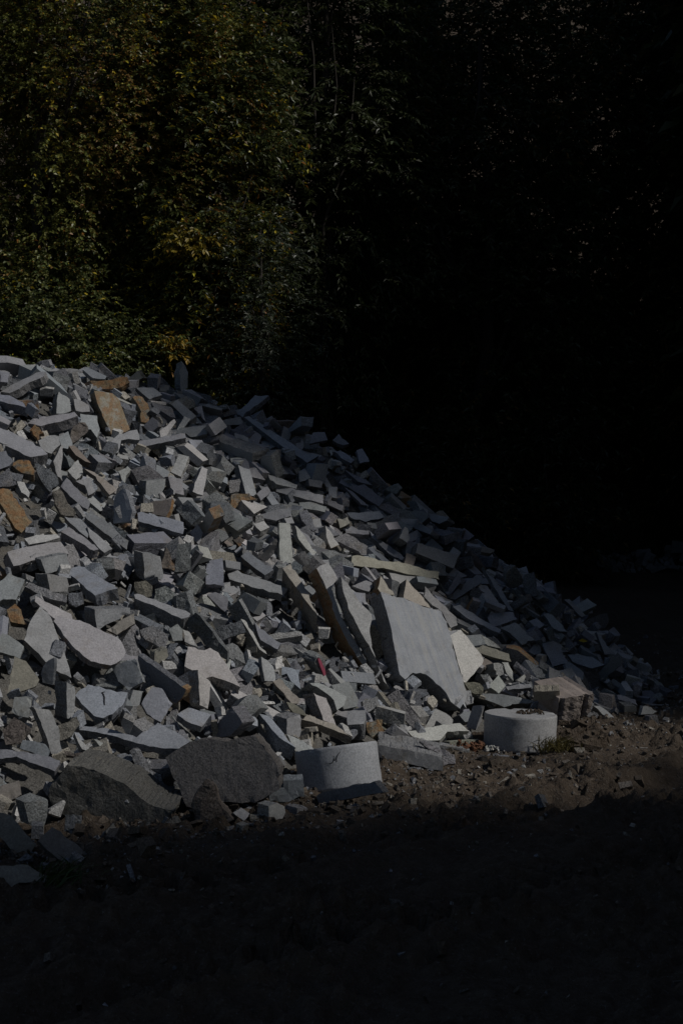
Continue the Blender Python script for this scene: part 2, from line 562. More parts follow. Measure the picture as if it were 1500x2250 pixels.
TALL = [(15.9, 14.8, 1.0, 0.0),
        (19.0, 19.7, 1.0, 1.7),
        (13.5, 28.6, 1.05, 3.4),
        (12.1, 32.4, 1.25, 5.1),
        (12.7, 39.0, 1.3, 0.52),
        (18.4, 27.7, 1.1, 2.22),
        (19.4, 33.7, 1.1, 3.92),
        (22.3, 20.1, 1.1, 5.62),
        (20.9, 15.8, 1.0, 1.04),
        (21.7, 11.8, 0.9, 2.74),
        (9.3, -2.0, 0.62, 4.44),
        (9.8, -0.1, 0.62, 6.14),
        (10.6, 1.5, 0.62, 1.56),
        (11.7, 2.9, 0.62, 3.26),
        (14.5, 3.7, 0.62, 4.96),
        (16.6, 4.8, 0.6, 0.38),
        (18.2, 6.4, 0.6, 2.08),
        (8.2, -3.9, 0.66, 3.78),
        (15.0, 0.8, 0.8, 5.48),
        (13.9, -2.4, 0.8, 0.9)]
# ---------------------------------------------------------------- hillside trees
def crown_np(seed, cen, rad, ntwig, nleaf, leaf, twig, pal, shell=.55, droop=.45, lump=.3, gapt=-.33):
    """leaves set along drooping twigs through a lumpy ellipsoid; pal(rng, n, clump 0..1) -> (n,3) leaf colours"""
    r = np.random.RandomState(seed)
    u = r.normal(size=(ntwig * 2, 3)); u /= np.linalg.norm(u, axis=1)[:, None]
    rr = (shell + (1 - shell) * r.rand(len(u))) ** .8 * np.where(r.rand(len(u)) < .22, r.rand(len(u)), 1)
    lum = 1 + lump * fbm(u * 2.3, 3, seed) + lump * .5 * vnoise(u * 6.1, seed + 5)
    p = u * (rr * lum)[:, None] * np.array(rad) + np.array(cen)
    gap = vnoise(p * .9, seed + 8)
    p, u, gap = p[gap > gapt], u[gap > gapt], gap[gap > gapt]
    p, u, gap = p[:ntwig], u[:ntwig], gap[:ntwig]
    n = len(p)
    t = u * np.array([1, 1, .35]) + r.normal(size=(n, 3)) * .45
    t[:, 2] += .1
    t /= np.linalg.norm(t, axis=1)[:, None]
    ln = twig * r.uniform(.6, 1.3, n)
    k = (np.arange(nleaf) + .5) / nleaf
    B = p[:, None] + t[:, None] * (k[None, :, None] * ln[:, None, None])
    B[:, :, 2] -= droop * (k ** 2)[None] * ln[:, None] * .5
    s = np.cross(t, [0, 0, 1.]); s /= np.linalg.norm(s, axis=1)[:, None] + 1e-6
    sg = np.where(np.arange(nleaf) % 2 == 0, 1., -1.)
    D = t[:, None] * .6 + s[:, None] * sg[None, :, None] * .8 + r.normal(size=(n, nleaf, 3)) * .32
    D[:, :, 2] -= droop * r.uniform(.2, 1.3, (n, nleaf))
    D /= np.linalg.norm(D, axis=2)[:, :, None]
    up = np.zeros((n, nleaf, 3)); up[:, :, 2] = 1; up += r.normal(size=up.shape) * .5
    W = np.cross(D, up); W /= np.linalg.norm(W, axis=2)[:, :, None] + 1e-6
    N = np.cross(W, D)
    Lf = leaf[0] * r.uniform(.6, 1.25, (n, nleaf, 1)); Wf = Lf * leaf[1] / leaf[0] * .5
    v0 = B; mid = B + D * Lf * .48
    fold = N * Wf * .35
    v1 = mid + W * Wf + fold; v3 = mid - W * Wf + fold
    v2 = B + D * Lf - np.array([0, 0, 1.]) * Lf * .12
    V = np.stack([v0, v1, v2, v3], 2).reshape(-1, 3)
    m = n * nleaf
    Q = np.arange(m * 4).reshape(m, 4)
    cl = np.repeat(gap, nleaf)
    return V, Q, pal(r, m, cl, B.reshape(-1, 3))

def palette(base, alts, var=.25):
    """base colour and (colour, share, noise scale) alternatives that come in patches"""
    def f(r, m, cl, B):
        c = np.array(base)[None] * r.uniform(1 - var, 1 + var, (m, 1)) * (1 + r.normal(size=(m, 3)) * .06)
        for i, (a, share, sc) in enumerate(alts):
            w = vnoise(B * sc, 300 + i * 7) * .5 + .5
            pick = r.rand(m) < share * np.clip((w - .35) * 3, 0, 2)
            c[pick] = np.array(a)[None] * r.uniform(.7, 1.3, (pick.sum(), 1))
        return np.clip(c, .004, .5)
    return f

def tube(pts, rads, sides=7):
    pts = np.array(pts, float); n = len(pts)
    V, Fs = [], []
    for i in range(n):
        t = pts[min(i + 1, n - 1)] - pts[max(i - 1, 0)]; t /= np.linalg.norm(t) + 1e-9
        a = np.cross(t, [1, 0, .2]); a /= np.linalg.norm(a); b = np.cross(t, a)
        for k in range(sides):
            th = 2 * math.pi * k / sides
            V.append(pts[i] + (a * math.cos(th) + b * math.sin(th)) * rads[i])
    for i in range(n - 1):
        for k in range(sides):
            Fs.append([i * sides + k, i * sides + (k + 1) % sides, (i + 1) * sides + (k + 1) % sides, (i + 1) * sides + k])
    return V, Fs

def trunk_mesh(seed, hgt, r0, limbs, cen, rad):
    r = np.random.RandomState(seed)
    V, Fs = [], []
    def add(p, rd, s=7):
        v, f = tube(p, rd, s); o = len(V); V.extend(v); Fs.extend([[a + o for a in q] for q in f])
    top = np.array([cen[0], cen[1], hgt])
    pts = [np.array([0, 0, -.3]) + (top - np.array([0, 0, -.3])) * t + np.append(r.normal(size=2) * .12 * math.sin(math.pi * t), 0) for t in np.linspace(0, 1, 8)]
    add(pts, np.linspace(r0, r0 * .25, 8), 9)
    for i in range(limbs):
        t = r.uniform(.3, .95)
        b = pts[0] + (pts[-1] - pts[0]) * t
        u = r.normal(size=3); u[2] = abs(u[2]) * .4; u /= np.linalg.norm(u)
        e = np.array(cen) + u * np.array(rad) * r.uniform(.55, .9)
        m1 = b + (e - b) * .5 + np.array([0, 0, .25]) + r.normal(size=3) * .15
        rb = r0 * (1 - t * .7) * .5
        add([b, (b + m1) / 2, m1, (m1 + e) / 2 + r.normal(size=3) * .1, e], [rb, rb * .8, rb * .55, rb * .35, rb * .12], 5)
    return mesh_np('trunk', V, Fs, M_BARK, smooth=True)

def make_tree(name, label, x, y, seed, cen, rad, ntwig, nleaf, leaf, twig, pal, group, r0=.16, limbs=14, cat='tree', **kw):
    t = empty(name, (x, y, gz1(x, y)))
    tag(t, label, cat, group)
    link(bpy.data.objects.new('trunk', trunk_mesh(seed, cen[2] + rad[2] * .6, r0, limbs, cen, rad)), t)
    V, Q, c = crown_np(seed, cen, rad, ntwig, nleaf, leaf, twig, pal, **kw)
    link(bpy.data.objects.new('crown', mesh_np('crown', V, Q, M_LEAF, {'tint': c})), t)
    return t

def copy_tree(src, x, y, rz, s, label, group):
    c = src.copy(); COL.objects.link(c)
    c.location = (x, y, gz1(x, y)); c.rotation_euler = (0, 0, rz); c.scale = (s, s, s)
    c['label'] = label; c['group'] = group
    for ch in src.children:
        d = ch.copy(); COL.objects.link(d); d.parent = c
    return c

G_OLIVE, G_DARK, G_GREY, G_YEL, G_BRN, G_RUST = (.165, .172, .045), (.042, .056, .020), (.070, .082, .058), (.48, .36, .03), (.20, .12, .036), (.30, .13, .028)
GW = 'trees of the wood behind the heap'
make_tree('autumn_tree', 'olive and brown autumn tree filling the upper left corner', -5.6, 26.4, 1, (0, .4, 9.9), (3.6, 2.0, 5.6), 14500, 15, (.072, .046), .38,
          palette(G_OLIVE, [(G_BRN, .30, .55), (G_YEL, .07, .9), (G_RUST, .05, 1.1), (G_DARK, .3, .8)]), GW, .2, 18, shell=.75, gapt=-.45)
chy = make_tree('chestnut_tree', 'long leaved green tree with yellow leaf tufts behind the crest', -2.75, 26.9, 2, (.1, 0, 7.6), (1.55, 1.4, 4.6), 4800, 14, (.115, .050), .34,
          palette((.085, .100, .034), [(G_YEL, .22, 1.3), (G_RUST, .07, 1.6), (G_DARK, .35, .9)]), GW, .13, 12, droop=.5)
for sd_, c_, r_, n_, pl_ in ((21, (.05, -1.45, 6.55), (.5, .3, .26), 62, (.26, .20, .03)), (23, (-.2, -1.5, 4.75), (.2, .22, .26), 42, (.30, .20, .03))):
    V, Q, c = crown_np(sd_, c_, r_, n_, 11, (.10, .048), .24, palette(pl_, [((.10, .12, .03), .3, 1.)]), shell=.2, droop=.7, gapt=-2)
    br = link(bpy.data.objects.new('leafy_branch', mesh_np('leafy_branch', V, Q, M_LEAF, {'tint': c})), chy)
    br['label'] = 'yellow leafed branch'
make_tree('broadleaf_shrub', 'low dense green shrub behind the crest at the left border', -5.3, 25.3, 3, (0, 0, 4.0), (2.1, 1.3, 2.5), 3200, 14, (.075, .045), .32,
          palette((.115, .135, .048), [(G_YEL, .05, 1.2), (G_BRN, .08, 1.), (G_DARK, .3, .9)]), GW, .08, 10, cat='shrub')
make_tree('slender_shrub', 'slim grey green sapling at the edge of the dark wood', -1.45, 26.0, 4, (0, 0, 4.9), (.95, .9, 3.3), 1000, 12, (.085, .034), .34,
          palette(G_GREY, [(G_DARK, .4, 1.2)]), GW, .06, 9, cat='shrub')
ch = make_tree('chestnut_tree', 'drooping long leaved tree right of the yellow tufted one, half in shade', -.3, 30.0, 5, (0, 0, 9.6), (2.0, 1.8, 5.4), 3000, 13, (.15, .055), .42,
          palette((.050, .060, .024), [(G_DARK, .4, .9)]), GW, .18, 14, droop=.55)
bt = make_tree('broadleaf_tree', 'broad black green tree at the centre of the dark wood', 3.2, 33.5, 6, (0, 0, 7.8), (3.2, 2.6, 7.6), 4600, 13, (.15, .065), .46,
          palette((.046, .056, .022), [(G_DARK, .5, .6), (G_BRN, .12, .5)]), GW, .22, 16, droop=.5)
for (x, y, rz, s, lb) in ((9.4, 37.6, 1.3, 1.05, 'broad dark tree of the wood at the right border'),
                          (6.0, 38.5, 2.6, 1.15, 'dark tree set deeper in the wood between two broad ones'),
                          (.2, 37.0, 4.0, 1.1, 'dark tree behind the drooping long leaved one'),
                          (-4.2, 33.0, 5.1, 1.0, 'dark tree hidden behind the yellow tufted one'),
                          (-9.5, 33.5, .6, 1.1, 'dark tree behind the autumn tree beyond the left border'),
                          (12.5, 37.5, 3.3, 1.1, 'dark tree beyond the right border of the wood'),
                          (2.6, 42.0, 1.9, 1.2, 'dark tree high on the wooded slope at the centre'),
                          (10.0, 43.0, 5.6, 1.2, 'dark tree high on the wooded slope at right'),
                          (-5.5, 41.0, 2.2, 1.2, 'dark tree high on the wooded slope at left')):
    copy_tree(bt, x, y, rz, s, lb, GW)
sh = make_tree('undergrowth_shrub', 'dark low bush at the foot of the wood behind the shaded slope', 1.6, 29.5, 7, (0, 0, 1.6), (1.7, 1.2, 1.9), 800, 12, (.14, .05), .4,
          palette((.032, .038, .016), [(G_BRN, .1, .7)]), 'bushes along the foot of the wood', .05, 8, cat='shrub')
for (x, y, rz, s, lb) in ((4.4, 31.5, 2., 1.1, 'dark low bush at the foot of the wood, middle right'), (9.5, 38.5, 4., 1.2, 'dark low bush behind the small far heap'),
                          (-.6, 28.3, 5., 1.0, 'dark low bush under the slim sapling')):
    copy_tree(sh, x, y, rz, s, lb, 'bushes along the foot of the wood')

# the tall wood to the right of the yard: its trees cast the shade on the heap's right flank, the wood and the foreground
GT = 'tall trees along the right side of the yard'
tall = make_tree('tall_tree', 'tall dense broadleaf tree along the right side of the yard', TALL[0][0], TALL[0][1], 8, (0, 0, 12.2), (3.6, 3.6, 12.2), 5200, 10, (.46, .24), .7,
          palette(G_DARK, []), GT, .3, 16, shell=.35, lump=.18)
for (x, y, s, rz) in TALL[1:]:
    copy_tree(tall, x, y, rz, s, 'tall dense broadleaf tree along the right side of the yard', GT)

HERO_TXT = """
slab|A|1195,40 1220,70 1237,115 1239,215 1200,250 1188,205 1183,110|-42,8|.75||upright pointed grey stone standing alone on the crest of the heap
slab|A|590,160 640,170 700,162 760,155 840,142 852,180 800,212 720,222 620,212|4,26|.8|r=1 t=n R=1|flat rusty brown stone lying on the crest left of the upright pointed stone
slab|A|620,235 740,250 790,300 820,390 858,490 800,512 735,525 690,430 650,340|-45,14|.8|r=.75 t=t|large tan and grey slab leaning below the crest
bar|A|870,272 940,275 975,320 990,370 985,440 930,440 928,370 905,320|-22,22|.8|r=.8 t=t R=1|curved rust brown bar just right of the large tan slab
bar|A|0,240 120,175 240,115 303,108 290,135 215,170 60,250|14,44|.6||pale flat topped bar on the crest at the left border
block|A|0,105 65,115 50,180 0,175|-10,26|.7|t=d|dark block cut by the left border at the crest
bar|A|545,95 575,82 640,110 705,138 690,158 610,150|-8,22|.7|t=b|slim bar topping the crest behind the flat rusty stone
block|A|388,240 465,285 472,368 420,385 372,385 375,300|-48,26|.75||block with a lit square face left of the large tan slab
block|A|485,287 520,290 585,330 590,372 540,375 500,366|-24,28|.7||grey block touching the left edge of the large tan slab
slab|A|182,450 212,415 350,395 490,372 512,400 440,425 360,445 270,468|8,62|.55|rr=.4|long grey topped slab above the small rusty cube
chunk|A|470,490 520,440 560,445 582,500 520,562 475,580|-18,12|.85|r=.35 t=n R=1|brownish broken chunk under the long grey topped slab
block|A|528,385 640,400 655,490 640,545 600,490 575,490 525,440|-16,62|.7||grey pentagonal block below the tan slab's lower left edge
block|A|192,495 230,450 260,480 288,512 242,546|4,28|.8|r=1 t=n R=1|small rusty cube below the long grey topped slab
slab|A|-30,470 60,500 180,560 290,625 315,652 250,665 200,672 90,620 -30,560|-10,66|.55||very long grey slab running out of the left border, upper slope
chunk|A|75,722 120,692 190,690 228,750 222,790 140,775|-4,48|.6|r=.9 t=n R=1|rust stained rounded block near the left border
bar|A|-20,890 60,880 110,950 160,1020 212,1100 175,1130 142,1172 100,1140 40,1040 -20,940|-26,20|.8|r=1 t=n R=1|rust brown bar sloping down from the left border
bar|A|560,1065 600,1018 720,1120 845,1225 838,1285 780,1240 660,1150|-14,22|.8|t=d|long dark slate bar pointing down right, mid left slope
slab|A|758,930 800,885 825,878 850,950 872,1025 860,1095 745,1112 748,1010|26,12|.85|t=b|upright bluish slab with a pointed top, mid left slope
wedge|A|875,1000 1000,965 1138,940 1125,1000 1092,1065 980,1050 880,1045|14,22|.8|t=n r=.25 rr=.9|dark brown wedge with a rusty right tip above a long pale bar
bar|A|905,1040 932,1033 1070,1065 1212,1100 1206,1180 1060,1135 910,1095|-12,34|.75|t=b|long pale bluish bar lying below the dark brown wedge
block|A|400,1165 455,1133 550,1195 650,1280 620,1290 500,1220|-6,58|.5|rr=.4|block with a narrow lit top and a brown front, left slope
block|A|45,1295 140,1268 280,1245 400,1228 440,1280 458,1310 250,1350 90,1392|-48,66|.6|g=1|big squared bar with broad lit top near the left border
block|A|268,1348 350,1328 440,1312 462,1392 380,1425 302,1440|-64,-8|.8||squared block just under the big squared bar
bar|A|160,1210 240,1185 370,1175 402,1200 330,1222 190,1250|-6,36|.6|t=w|pale flat stone behind the big squared bar
block|A|940,1305 1060,1325 1072,1400 1072,1480 1010,1484 955,1485|-76,-22|.7||tall block with lit right face and dark left face, centre left
wedge|A|1095,1262 1120,1300 1170,1432 1110,1405 1058,1395 1080,1320|-14,8|.85|r=.6 t=n R=1|small brown triangular wedge behind the tall two-toned block
block|A|1180,655 1245,668 1220,740 1192,802 1125,770 1150,710|4,26|.8|t=w|pale rectangular block below the long twin beams
bar|A|1330,738 1370,752 1352,860 1335,922 1300,915 1270,900 1300,810|-26,14|.75|t=w|pale upright bar with rounded top, upper centre slope
bar|A|890,570 1050,540 1220,513 1226,545 1100,570 1000,592 890,617|2,34|.7||long lit beam lying across the upper slope, lower of two in line
bar|A|1130,492 1240,478 1360,462 1366,520 1260,540 1224,515 1140,520|4,24|.7||lit beam in line with and right of the long lower beam
slab|A|705,590 780,522 905,488 920,560 850,552 800,562 790,610 780,642 740,656|-22,28|.7||angular lit slab left of the long beams
block|A|965,828 1090,815 1085,870 1060,942 1000,935 960,930|-58,-6|.8||square faced block beside dark stones, centre of upper slope
bar|A|395,862 440,808 520,885 597,970 582,1022 545,1002 460,930|-38,44|.7|t=d|dark grey block pointing down right near the rust brown bar
chunk|A|340,902 392,880 445,960 502,1042 488,1062 400,1050 360,980|-10,18|.85|r=.35 t=n R=1|rough brown chunk next to the dark grey block on the left
block|A|1108,800 1205,818 1212,920 1170,915 1130,910 1120,850|-42,2|.8||small grey block below the pale rectangular block
slab|A|445,762 515,690 540,730 552,772 502,822|-10,32|.7|t=w|small pale diamond shaped stone, upper left slope
slab|A|778,765 840,728 862,755 830,795 822,850 800,815|-4,16|.75|t=w|white angular chip left of the square faced block
slab|A|555,748 622,770 700,830 772,890 722,922 680,870 630,800|-16,20|.75|t=t r=.35|yellowish light strip of stone sloping down right
block|A|500,832 600,808 628,900 582,925 560,860|-8,24|.75||small grey block under the yellowish strip
block|A|425,1065 530,1080 590,1150 578,1205 520,1160 465,1110|-6,40|.65||grey block above the narrow brown fronted block
bar|A|575,1130 660,1200 742,1278 690,1305 640,1260 590,1200|-26,42|.65||slanting lit bar below the long dark slate bar
slab|A|-20,265 60,268 150,312 180,350 120,330 -20,300|0,60|.55|t=b|flat grey slab at the left border below the crest
block|A|250,560 330,525 385,535 400,590 340,650 280,630|-16,26|.8||grey cube beside the very long slab's tip
block|A|380,540 450,500 480,580 470,620 410,610|-10,30|.75||grey cube right of the one beside the very long slab
bar|A|350,700 400,600 420,590 412,690 400,770 412,830 380,800|-34,22|.75||thin jagged upright splinter of pale stone, upper left
bar|A|455,600 490,595 560,660 600,712 560,700 500,660|-26,36|.7|t=n r=.4|narrow brown edged block above the yellowish strip
block|A|-10,640 40,628 88,700 60,730 -10,755|-6,20|.8|t=d|dark rough block at the left border above the rust stained rounded block
block|A|-10,790 60,745 118,850 60,868 -10,870|-6,22|.8|t=d R=1|dark coarse cube at the left border above the rust brown bar
slab|A|110,830 160,840 196,905 190,940 140,905|-26,36|.7|t=w|pale tilted stone right of the rust brown bar's upper end
block|A|230,720 290,730 380,790 385,850 330,905 250,800|-8,20|.85|t=d R=1|coarse dark block in the middle of the upper left slope
bar|A|890,210 1010,215 1070,262 985,292 940,255|-6,24|.7||grey block under the crest right of the curved rust bar
slab|A|1165,490 1215,400 1258,420 1180,512|-40,28|.7||leaning slab with lit narrow face above the twin beams
slab|A|1050,500 1150,420 1160,440 1100,530 1060,540|-26,20|.7|t=w|pale leaning shard left of the leaning slab
bar|B|355,178 420,115 480,55 575,52 500,115 420,165 400,200|8,28|.6|t=d|dark square bar sticking out of the shaded crest
bar|B|410,200 440,190 640,320 830,440 905,452 822,500 690,410 540,300|-12,30|.65|t=b|very long dark beam running down the shaded right slope
bar|B|242,362 350,398 465,435 462,492 350,455 240,420|104,-34|.75||thick bar with lit front under a coarse dark top, upper centre
bar|B|565,575 660,605 762,645 755,672 690,655 620,640 580,612|-32,38|.6|t=w|pale topped bar above a longer one, centre of slope
bar|B|628,645 780,680 928,715 932,770 780,730 620,690|-10,36|.7||long lit bar just below the pale topped bar
block|B|770,760 850,755 952,790 942,826 850,808 772,792|-2,26|.7||lit block below the long lit bar's right end
block|B|765,558 815,542 848,600 810,618 772,626|-10,26|.75||small grey block right of the pale topped bar
block|B|832,605 925,620 921,668 838,652|-34,16|.75||small squarish lit block right of the long bars' upper end
block|B|965,657 1025,660 1022,735 990,728 965,720|0,28|.8|t=w|small pale block standing at the edge of the shade
bar|B|638,893 710,902 722,1030 732,1156 690,1160 650,1166 640,1030|-14,10|.85|t=w|pale squared pillar leaning upright in mid slope
wedge|B|500,1122 570,1065 632,1018 605,1100 540,1156|-12,-22|.75|t=w|bright triangular wedge left of the pale squared pillar
slab|B|742,910 775,940 805,985 885,1092 862,1112 800,1045 768,1005|-26,14|.75|t=w|jagged pale splinter right of the pale squared pillar
block|B|945,915 990,975 1037,1042 982,1066 965,1030 950,985|-52,18|.75|t=w|lit block with black left side above the overhanging slab
bar|B|385,1115 430,1085 520,1145 606,1205 545,1242 460,1180|-2,42|.65|t=d|long dark bar pointing down right toward the leaning planks
slab|B|165,1140 265,1130 272,1220 270,1312 210,1300 155,1302 160,1210|-2,34|.8|t=b|flat bluish slab standing upright, centre of the heap
bar|B|300,1232 330,1195 490,1255 652,1312 660,1372 500,1330 310,1268|-4,52|.6||long block with lit top ending under the leaning planks
wedge|B|390,745 470,760 562,790 520,810 475,837 430,790|-36,40|.6|t=w|bright wedge topped stone beside the rusty one in mid slope
slab|B|480,852 600,815 722,788 716,850 620,882 560,870|-4,14|.85|t=d|dark under-cut slab beneath the bright wedge topped stone
chunk|B|320,708 380,700 440,703 490,740 385,755 350,800 320,782|-4,10|.8|t=t r=.8 R=1|rusty yellow edged stone in mid slope
block|B|1020,868 1090,855 1106,900 1070,918 1040,930|-10,22|.8|r=.45 t=t|small brown block on the edge of the shade
block|B|312,612 380,605 382,650 376,692 315,700|-8,12|.85|R=1|rough small grey block above the rusty yellow edged stone
chunk|B|985,1005 1080,960 1150,1005 1222,1050 1216,1112 1130,1070 1050,1030|-6,26|.75|R=1|drill grooved rough grey block above the overhanging slab
bar|B|1075,935 1150,938 1236,943 1232,972 1150,968 1080,962|-2,28|.7||flat bar lying level at the edge of the shade
bar|B|1230,940 1340,1030 1440,1100 1482,1152 1400,1122 1320,1060 1250,992|-10,22|.75|t=b|long dark bar diving down the shaded slope above the slabs
bar|B|1000,425 1060,430 1140,480 1112,502 1050,470|-6,26|.7|t=b|shaded bar just under the right skyline
slab|B|1150,420 1190,402 1212,450 1232,492 1172,502|-10,12|.8|t=b|shaded square slab standing on the right skyline
chunk|B|770,822 822,805 860,870 887,940 862,952 790,882|-8,14|.85|t=d R=1|coarse dark chunk left of the drill grooved block
slab|B|472,902 540,880 577,925 518,952|-8,34|.6|t=w|bright topped stone above the bright triangular wedge
block|B|330,1005 376,985 412,1012 382,1062|-10,8|.85|r=.6 t=n R=1|small brown cube left of centre in mid slope
block|B|45,960 100,905 140,960 110,1040|-6,14|.85||grey cube left of the small brown cube
block|B|490,705 560,655 585,690 520,750|-6,18|.8||light block just left of the long lit bar
bar|B|345,300 440,335 438,362 350,335|-4,14|.8|t=w|little bright chip on top of the thick coarse topped bar
slab|B|75,140 130,122 158,230 120,190|-14,24|.75|t=w|bright triangular face on the upper crest slope
bar|B|0,270 150,250 162,300 70,330 0,305|0,22|.75||lit bar end right of the leaning slab below the crest
block|B|840,375 860,300 940,298 960,350 900,362|-4,12|.85|t=d|shaded dark block on the middle skyline
slab|B|990,350 1032,310 1100,375 1060,385|-4,20|.8|t=d|shaded roof shaped block on the right skyline
bar|B|1085,830 1300,820 1330,860 1210,890 1110,862|-2,14|.8|t=b|shaded level bar in the middle of the right slope
bar|B|1070,545 1220,620 1260,650 1160,625|-8,24|.75|t=d|slim shaded bar below the square slab on the skyline
bar|B|1095,660 1200,640 1330,740 1300,790 1190,720|-6,18|.8|t=d|broad shaded slab tilted down right below the slim shaded bar
bar|B|1070,660 1130,690 1225,785 1180,775|-10,14|.8|t=b|narrow shaded bar left of the broad shaded slab
slab|E|258,455 350,490 410,492 470,515 540,550 660,580 700,690 745,850 785,1000 820,1110 822,1220 800,1190 780,1222 720,1176 690,1120 650,1075 600,1030 560,1002 520,985 470,985 440,1015 420,1030 385,1000 350,830 320,660 285,540|-78,58|.78|t=s streak=1 dz=-.5|big smooth bluish slab leaning upright with a broken scalloped bottom
slab|D|1045,45 1085,95 1130,165 1190,230 1250,298 1255,330 1232,420 1265,560 1330,740 1367,790 1330,720 1250,545 1180,420 1110,290 1062,150|-52,42|.8|t=w rr=.35 T=.2 dz=-.48|leaning pale slab directly left of the big smooth bluish slab
slab|B|885,1197 960,1150 1000,1210 1030,1262 985,1330 1030,1470 1100,1600 1218,1812 1205,1850 1140,1760 1080,1660 1010,1520 975,1390 930,1280|-68,46|.8|t=w rr=1 T=.22 dz=-.42|leaning slab with a rust brown split side between two other planks
slab|B|660,1195 688,1180 715,1165 775,1265 832,1352 838,1392 890,1500 862,1470 800,1390 730,1290|-12,118|.5|t=p rr=.5 dz=-.32|thin tan edged plank, leftmost of the leaning slabs
slab|E|70,215 130,213 300,250 400,258 500,285 570,310 642,320 646,372 560,355 480,342 400,325 300,298 200,290 68,283|-170,50|.9|t=p T=.42 dz=-.35|beige brown overhanging slab above the leaning planks
slab|E|710,742 785,700 820,740 850,782 900,840 938,892 925,932 870,990 812,1060 780,960 750,850|-26,22|.72|t=w dz=-.3|white angular slab at the right of the big smooth bluish slab
slab|E|258,343 300,400 352,472 300,470 255,452 240,430|-52,36|.75|t=t r=.15 rr=.8 dz=-.3|sharp tan tip poking up behind the big bluish slab, left one
slab|E|428,370 480,430 540,490 592,560 520,540 408,492|-56,34|.75|t=t rr=.4 dz=-.3|pale sharp tip poking up behind the big bluish slab, right one
slab|E|550,415 600,470 652,522 710,575 758,620 766,672 720,690 690,640 660,580 600,540 542,482|-10,16|.8||dark grey slab leaning behind the big bluish slab's upper right corner
bar|E|880,820 930,803 1020,832 1102,860 1118,912 1020,888 910,856|-4,18|.8|t=o|olive flat bar right of the white angular slab
slab|E|960,622 1000,595 1050,580 1130,585 1160,632 1100,650 1040,670 990,680|-4,40|.6||arched top stone on the right slope near the shade
bar|E|730,548 780,540 910,620 1052,702 1040,722 960,690 900,660 820,620|-10,34|.65|t=b|long bluish bar crossing the right slope above the white slab
bar|E|690,492 790,412 890,333 928,342 920,392 830,450 752,502|-6,24|.75|t=d|dark squared beam rising to the right above the long bluish bar
wedge|E|680,490 725,400 768,318 792,382 740,440 705,497|-6,6|.85|t=d|dark upright wedge just left of the dark squared beam
block|E|65,410 165,372 200,390 206,420 180,450 140,440|-4,22|.7||grey slant topped block under the beige overhanging slab
bar|F|182,285 222,342 255,358 330,480 387,582 350,572 280,455|-14,12|.8|t=b|long thin bar running down the shaded right slope
slab|F|290,690 345,665 392,650 460,710 522,770 478,775 440,802 400,760 360,722|-8,22|.7||broad lit stone with two notches on the right slope
slab|F|570,790 660,780 700,850 748,922 700,930 640,942 600,860|-4,14|.8|t=b|flat shaded slab low on the right slope
bar|F|738,865 820,868 900,880 988,932 900,957 830,935 770,912|-2,18|.8|t=b|wide flat bar at the lower right foot of the heap
wedge|F|930,718 985,785 1052,862 1010,866 985,865 960,800|-10,6|.85|t=b|bluish triangle standing in the shade at the right foot
bar|F|580,600 622,588 680,650 742,716 690,712 640,690|-6,16|.8|t=b|blue grey bar sloping right in the middle of the shaded foot
bar|F|715,502 752,498 805,550 860,608 832,618 780,565|-12,12|.8||thin lit edged bar near the dark brown rounded block
chunk|F|845,645 920,612 998,590 1010,630 1005,670 960,712 900,705 850,690|-6,14|.85|t=n R=1|dark brown rounded block at the far right skyline of the heap
block|F|690,1160 770,1142 850,1128 910,1120 905,1180 893,1240 860,1270 832,1300 805,1346 740,1350 672,1345 680,1250|-105,-62|.75|t=k R=1 T=.75 G=1 gr=1 c=.022 rs=.15|large pinkish split block with drill grooves behind the right cylinder
block|F|515,1110 600,1107 690,1103 692,1160 600,1164 520,1170|8,-38|.85|t=t D=13.75|small tan triangular block resting on the large pinkish block
slab|F|75,1123 180,1125 300,1128 420,1145 520,1170 490,1190 440,1188 372,1192 362,1200 322,1212 270,1190 212,1166 140,1142|0,62|.5|T=.26 rr=.1|long flat topped slab behind the right cylinder
wedge|F|500,1003 540,1025 600,1060 560,1085 520,1106 505,1060|10,2|.85||dark triangular end of a slab above the small tan triangular block
wedge|F|285,1000 310,1035 332,1072 310,1095 285,1122 250,1095 215,1072 250,1035|-4,24|.8|t=w|small white pyramid shaped stone right of the white angular slab
chunk|F|250,922 290,918 320,932 318,985 300,1008 270,1000 255,960|-58,22|.7|t=w R=1|coarse block with white right side above the small white pyramid
slab|F|305,915 350,913 380,978 382,1040 345,1000 325,955|-10,14|.8|t=w|pale upright stone right of the coarse white sided block
wedge|F|405,1035 455,993 467,1010 442,1052|-8,6|.8|t=w|tiny white wedge above the level slab on the right
bar|F|330,1075 420,1062 500,1053 502,1082 420,1092 345,1102|2,22|.75||level slab between the white pyramid and the pinkish block
chunk|F|60,1050 120,1038 160,1055 187,1082 176,1120 130,1125 90,1100|-4,18|.8|t=o R=1|rough olive brown lump beside the foot of the big bluish slab
block|F|905,1198 950,1203 1000,1240 1048,1280 970,1262 940,1225|-4,34|.6|G=1|low stone lying right of the large pinkish block
slab|F|1065,1130 1125,1140 1185,1163 1202,1202 1150,1182 1070,1160|-2,24|.7|G=1|tilted flat slab on the right foot of the heap
chunk|F|1240,1198 1290,1215 1332,1240 1300,1256 1222,1262|-18,8|.8|t=w G=1|pale broken stone at the far right end of the foot
slab|F|1200,1183 1300,1188 1410,1194 1400,1206 1300,1203|0,8|.8|G=1|thin flat plate lying on the ground at the far right
block|F|900,1072 945,1035 986,1072 940,1117|-8,10|.85|G=1|diamond shaped tilted block on the right foot
block|F|985,1035 1010,1035 1014,1092 992,1090|-10,4|.8|t=t G=1|little upright tan brick on the right foot
